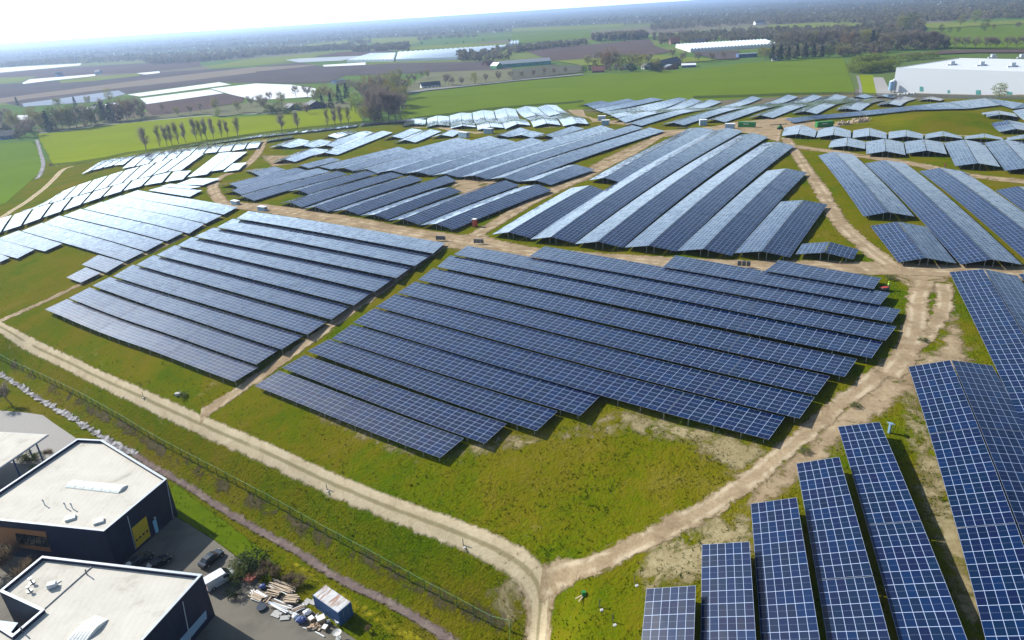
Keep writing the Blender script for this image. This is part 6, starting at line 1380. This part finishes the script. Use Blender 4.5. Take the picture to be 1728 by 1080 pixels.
# ------------------------------------------------------------------ woods of the plain: masses nobody could count
def woods(name, pts, seed, faces, tonelo=0, tonehi=1, wmul=1.0):
    """many far trees, each a loose clump of leaf-sized faces; pts = world x, y, height"""
    r_ = np.random.default_rng(seed); pts = np.array(pts); n = len(pts); k = faces
    d = r_.normal(0, 1, (n, k, 3)); d /= np.linalg.norm(d, axis=2, keepdims=True); q = r_.uniform(.35, 1, (n, k, 1))**.6
    H = pts[:, 2][:, None, None]; w_ = H*r_.uniform(.28, .5, (n, 1, 1))*wmul
    c = np.concatenate([pts[:, None, :2]+d[:, :, :2]*q*w_, H*(.54+.46*d[:, :, 2:]*q)], 2)
    a = r_.normal(0, 1, (n, k, 3)); a /= np.linalg.norm(a, axis=2, keepdims=True); b = r_.normal(0, 1, (n, k, 3)); b = b-a*(a*b).sum(2, keepdims=True); b /= np.linalg.norm(b, axis=2, keepdims=True)
    l = H*(1.25/np.sqrt(k))*r_.uniform(.6, 1.2, (n, k, 1))
    V = np.stack([c+a*l, c-a*l*.5+b*l*.8, c-a*l*.5-b*l*.8], 2); V[..., 2] = np.maximum(V[..., 2], 0.1)
    base = r_.uniform(tonelo, tonehi, (n, 1)); T = np.clip(base+r_.normal(0, .07, (n, k)), 0, 1); T = np.repeat(T[:, :, None], 3, 2)
    o = bigmesh(name, V.reshape(-1, 3), np.arange(n*k*3).reshape(-1, 3), 3, FOL['wood'], {'tone': T.ravel()}); return tag(o, kind='stuff')
def hor(x): return 74-.0622*x
def inpoly(x, y, P):
    return dist_poly(np.array([[x, y]]), P, True)[1][0]
def scatter(n, e0, e1, thr, seed, hlo, hhi, x0=-60, x1=1790, sc=(900, 260)):
    r_ = np.random.default_rng(seed); out = []
    X = r_.uniform(x0, x1, n); E = e0+(e1-e0)*r_.random(n)
    for x, e in zip(X, E):
        y = hor(x)+e
        p = gp(x, y, 0); u, v = p[0]*.99-p[1]*.12, p[0]*.12+p[1]*.99
        if vnoise(np.array([u/4]), np.array([v]), sc[0], 11)[0]*.45+vnoise(np.array([u/5]), np.array([v]), sc[1], 12)[0] < thr: continue
        if any((q[:, 0].min() < x < q[:, 0].max()) and (q[:, 1].min() < y < q[:, 1].max()) and inpoly(x, y, q) for q in CLEAR): continue
        out.append((p[0], p[1], r_.uniform(hlo, hhi)))
    return out
CLEAR += [np.array(q) for q in ([(1160,90),(1312,80),(1294,70),(1138,79)],[(580,107),(774,103),(862,77),(620,92)],[(835,119),(932,110),(932,98),(835,100)],[(660,210),(690,160),(1100,119),(1440,95),(1450,170),(700,205)])]
woods('far_forest', scatter(4200, 3.2, 9, -.35, 21, 13, 22, sc=(6000, 2500)), 31, 7, 0, .8, 2.6)
woods('distant_woods', scatter(9000, 8, 21, -.04, 22, 10, 16, sc=(2400, 560)), 32, 14, .05, .95, 2.4)
woods('tree_belts', scatter(7500, 19, 50, .12, 23, 9, 15, sc=(1300, 200)), 33, 26, .05, 1, 1.6)
woods('scattered_trees', scatter(200, 20, 62, -.3, 24, 6, 11, sc=(900, 260)), 34, 34, .1, 1)
def region(px, n, seed, hlo, hhi):
    P = np.array(px, float); r_ = np.random.default_rng(seed); out = []
    while len(out) < n:
        x, y = r_.uniform(P[:, 0].min(), P[:, 0].max()), r_.uniform(P[:, 1].min(), P[:, 1].max())
        if inpoly(x, y, P): p = gp(x, y, 0); out.append((p[0], p[1], r_.uniform(hlo, hhi)))
    return out
woods('village_wood', region([(1100,38),(1290,20),(1500,4),(1790,-14),(1790,30),(1640,34),(1560,36),(1500,40),(1380,40),(1300,40),(1100,52)], 2600, 41, 9, 16), 42, 22, .2, .95, 1.6)
woods('dense_wood', region([(1300,101),(1296,80),(1330,66),(1420,60),(1500,56),(1560,58),(1604,82),(1560,86),(1470,92),(1436,97)], 420, 81, 8, 14), 82, 80, .25, 1, 1.1)
woods('belt_wood', region([(50,220),(66,200),(120,194),(180,188),(235,186),(250,200),(170,210),(90,221)], 60, 85, 6, 11), 86, 150, .3, 1, 1.0)
woods('belt_wood', region([(-40,236),(0,205),(40,205),(62,226),(40,236)], 22, 87, 6, 11), 88, 150, .2, .9, 1.0)
woods('farmstead_wood', region([(985,122),(1000,112),(1100,108),(1112,118),(1060,122)], 26, 89, 4, 8), 90, 130, .4, 1, 1.0)
woods('small_wood', region([(604,190),(612,165),(640,150),(672,140),(690,150),(684,175),(676,200),(640,210),(622,208)], 46, 83, 8, 14), 84, 170, .5, .95, 1.0)
woods('wood_edge', region([(1420,58),(1470,44),(1540,38),(1560,58),(1500,62)], 300, 43, 9, 14), 44, 40, 0, .7, 1.1)
woods('bare_poplar_wood', region([(1000,68),(1092,63),(1094,66),(1002,72)], 90, 45, 17, 21), 46, 60, .55, .8, .6)
woods('field_wood', region([(860,84),(990,72),(992,76),(868,90)], 200, 47, 8, 13), 48, 40, .2, 1)
woods('field_wood', region([(430,88),(590,78),(594,84),(432,95)], 420, 49, 10, 15), 50, 36, 0, .7)
woods('field_wood', region([(240,104),(330,98),(430,90),(430,98),(330,106),(260,110)], 360, 51, 10, 15), 52, 36, .2, .9)
woods('field_wood', region([(590,84),(690,74),(692,84),(600,90)], 240, 53, 9, 14), 54, 36, 0, .8)
woods('field_wood', region([(10,108),(160,96),(162,101),(14,114)], 260, 55, 10, 14), 56, 34, 0, .6)
woods('farm_wood', region([(770,92),(810,96),(812,104),(776,104)], 50, 57, 10, 16), 58, 60, .0, .8)
woods('farm_wood', region([(810,90),(862,80),(864,100),(812,106)], 60, 59, 8, 13), 60, 50, .3, .9)
woods('farm_wood', region([(1100,64),(1170,58),(1310,52),(1420,50),(1424,60),(1300,70),(1180,74),(1110,76)], 420, 61, 9, 15), 62, 44, .1, .8)
tv = woods('village_houses', region([(1290,24),(1500,10),(1780,-6),(1780,26),(1560,32),(1380,34)], 110, 63, 7, 9), 64, 6, .2, .9, .8); tv.data.materials[0] = simple('village_walls', (.55, .50, .47), .7, 0, .35, .004)
tv = woods('farm_roofs', scatter(420, 9, 36, -.5, 71, 7, 9), 72, 6, .2, .9, 1.0); tv.data.materials[0] = simple('far_walls', (.62, .62, .62), .6, 0, .3, .004)
# ------------------------------------------------------------------ loose grass in the foreground
def loose_grass(n, seed):
    r_ = np.random.default_rng(seed); pts = []
    X = r_.uniform(-20, 1760, n*2); Y = 470+640*r_.random(n*2)**.75
    P = np.array([gp(x, y, 12)[:2] for x, y in zip(X, Y)])
    ok = np.ones(len(P), bool)
    for L, w_ in KEEPOUT:
        lo, hi = L.min(0)-(w_ or 0), L.max(0)+(w_ or 0); c = ok & (P[:, 0] > lo[0]) & (P[:, 0] < hi[0]) & (P[:, 1] > lo[1]) & (P[:, 1] < hi[1])
        if not c.any(): continue
        d, ins = dist_poly(P[c], L, w_ is None); bad = ins if w_ is None else d < w_*.5; ix = np.where(c)[0]; ok[ix[bad]] = False
    for L in FOOT:
        c = ok & (P[:, 0] > L[:, 0].min()) & (P[:, 0] < L[:, 0].max()) & (P[:, 1] > L[:, 1].min()) & (P[:, 1] < L[:, 1].max())
        if c.any(): ins = dist_poly(P[c], L, True)[1]; ix = np.where(c)[0]; ok[ix[ins]] = False
    den = vnoise(P[:, 0], P[:, 1], 5.5, 61)+.8*vnoise(P[:, 0], P[:, 1], 1.9, 62); ok &= den > -.25
    P = P[ok][:n]; Z = np.array([gz(x, y) for x, y in P]); m = len(P); k = 5
    th = r_.uniform(0, 6.28, (m, k)); h = r_.uniform(.10, .30, (m, k))*(.7+.8*np.clip(den[ok][:m, None], 0, .6)); sp = r_.uniform(.02, .26, (m, k)); b = np.stack([P[:, None, 0]+np.cos(th)*sp, P[:, None, 1]+np.sin(th)*sp, np.repeat(Z[:, None]-.03, k, 1)], -1)
    dx = np.stack([-np.sin(th), np.cos(th), 0*th], -1)*r_.uniform(.05, .12, (m, k, 1)); tip = b+np.stack([np.cos(th)*h*.7, np.sin(th)*h*.7, h], -1)
    V = np.stack([b-dx, b+dx, tip], 2).reshape(-1, 3); T = np.repeat(np.clip(.5*r_.random((m, 1))+.5*r_.random((m, k)), 0, 1)[:, :, None], 3, 2).ravel()
    tag(bigmesh('grass', V, np.arange(len(V)).reshape(-1, 3), 3, FOL['grass'], {'tone': T}), kind='stuff')
loose_grass(9000, 5)
# ------------------------------------------------------------------ air, light, camera
SUN_AZ, SUN_EL = -56.4, 34.0
def air():
    m = MB(); m.box((0, 20000, 36), (64000, 46000, 95)); t = NT('air')
    v = t.n('ShaderNodeVolumePrincipled'); v.inputs['Color'].default_value = (.52, .68, .95, 1); v.inputs['Density'].default_value = HAZE; v.inputs['Anisotropy'].default_value = .4
    v.inputs['Absorption Color'].default_value = (0, 0, 0, 1)
    t.t.links.new(v.outputs[0], t.out.inputs['Volume'])
    o = m.build('haze', t.m); tag(o, kind='stuff'); return o
HAZE = 1.25e-4; GLOW = .25; SUNSIDE = 2.1; HORIZ = .24
air()
sv = Vector((math.sin(rad(SUN_AZ))*math.cos(rad(SUN_EL)), math.cos(rad(SUN_AZ))*math.cos(rad(SUN_EL)), math.sin(rad(SUN_EL))))
sl = bpy.data.lights.new('sun', 'SUN'); sl.energy = 5.0; sl.angle = rad(.5); sl.color = (1, .965, .90)
so = bpy.data.objects.new('sun', sl); so.rotation_euler = sv.to_track_quat('Z', 'Y').to_euler(); so.location = (0, 0, 300); C.objects.link(so)
w = bpy.data.worlds.new('World'); S.world = w; w.use_nodes = True
nt = w.node_tree; sk = nt.nodes.new('ShaderNodeTexSky'); sk.sky_type = 'NISHITA'; sk.sun_disc = False; sk.sun_elevation = rad(SUN_EL); sk.sun_rotation = rad(SUN_AZ)
sk.air_density = 1.0; sk.dust_density = .5; sk.ozone_density = 1.2; sk.altitude = 30
bg = nt.nodes['Background']; bg.inputs[1].default_value = .10
# spring haze whitens the sky towards the horizon and round the sun
def wn(typ, **k):
    n = nt.nodes.new(typ)
    for a, b in k.items(): setattr(n, a, b)
    return n
def wm(op, a, b=None):
    n = wn('ShaderNodeMath', operation=op)
    for i, v in enumerate((a, b)):
        if v is None: continue
        if isinstance(v, bpy.types.NodeSocket): nt.links.new(v, n.inputs[i])
        else: n.inputs[i].default_value = v
    return n.outputs[0]
tc = wn('ShaderNodeTexCoord').outputs['Generated']; nz = wn('ShaderNodeVectorMath', operation='NORMALIZE'); nt.links.new(tc, nz.inputs[0])
dt = wn('ShaderNodeVectorMath', operation='DOT_PRODUCT'); nt.links.new(nz.outputs[0], dt.inputs[0]); dt.inputs[1].default_value = tuple(sv)
cd = wm('MAXIMUM', dt.outputs['Value'], 0.0); sx = wn('ShaderNodeSeparateXYZ'); nt.links.new(nz.outputs[0], sx.inputs[0])
hz = wm('POWER', wm('SUBTRACT', 1.0, wm('MINIMUM', wm('ABSOLUTE', sx.outputs[2]), 1.0)), 6.0)
hd = wn('ShaderNodeCombineXYZ'); nt.links.new(sx.outputs[0], hd.inputs[0]); nt.links.new(sx.outputs[1], hd.inputs[1])
hn = wn('ShaderNodeVectorMath', operation='NORMALIZE'); nt.links.new(hd.outputs[0], hn.inputs[0])
da = wn('ShaderNodeVectorMath', operation='DOT_PRODUCT'); nt.links.new(hn.outputs[0], da.inputs[0]); da.inputs[1].default_value = (math.sin(rad(SUN_AZ)), math.cos(rad(SUN_AZ)), 0)
low = wm('POWER', wm('SUBTRACT', 1.0, wm('MINIMUM', wm('ABSOLUTE', sx.outputs[2]), 1.0)), 3.0)
side = wm('MULTIPLY', wm('MULTIPLY', wm('POWER', wm('MAXIMUM', da.outputs['Value'], 0.0), 1.3), low), SUNSIDE)
glow = wm('ADD', wm('ADD', wm('MULTIPLY', wm('POWER', cd, 7.0), GLOW), wm('MULTIPLY', hz, HORIZ)), side)
mixn = wn('ShaderNodeMix', data_type='RGBA'); nt.links.new(wm('MULTIPLY', hz, .85), mixn.inputs[0]); nt.links.new(sk.outputs[0], mixn.inputs[6])
bw = wn('ShaderNodeRGBToBW'); nt.links.new(sk.outputs[0], bw.inputs[0]); tint = wn('ShaderNodeMix', data_type='RGBA', blend_type='MULTIPLY'); tint.inputs[0].default_value = 1; nt.links.new(bw.outputs[0], tint.inputs[6]); tint.inputs[7].default_value = (.66, .88, 1.2, 1)
nt.links.new(tint.outputs[2], mixn.inputs[7]); nt.links.new(mixn.outputs[2], bg.inputs[0])
bg2 = wn('ShaderNodeBackground'); bg2.inputs[0].default_value = (.66, .84, 1, 1); nt.links.new(glow, bg2.inputs[1])
ad = wn('ShaderNodeAddShader'); nt.links.new(bg.outputs[0], ad.inputs[0]); nt.links.new(bg2.outputs[0], ad.inputs[1]); nt.links.new(ad.outputs[0], nt.nodes['World Output'].inputs[0])
cam = bpy.data.cameras.new('camera'); cam.lens = 24.0; cam.sensor_width = 36; cam.clip_end = 90000; cam.clip_start = .5
co = bpy.data.objects.new('camera', cam)
M = Matrix(((_R[0], _U[0], -_F[0]), (_R[1], _U[1], -_F[1]), (_R[2], _U[2], -_F[2])))
co.matrix_world = Matrix.Translation((0, 0, CAMZ)) @ M.to_4x4()
C.objects.link(co); S.camera = co
S.view_settings.view_transform = 'Standard'; S.view_settings.look = 'None'; S.view_settings.exposure = .55; S.view_settings.gamma = 1
S.render.engine = 'CYCLES'
S.cycles.use_denoising = True
try: S.cycles.denoiser = 'OPENIMAGEDENOISE'
except Exception: pass
S.cycles.max_bounces = 6; S.cycles.diffuse_bounces = 3; S.cycles.glossy_bounces = 3; S.cycles.transparent_max_bounces = 12; S.cycles.volume_bounces = 0; S.cycles.transmission_bounces = 2
S.render.resolution_x = 1024; S.render.resolution_y = 640
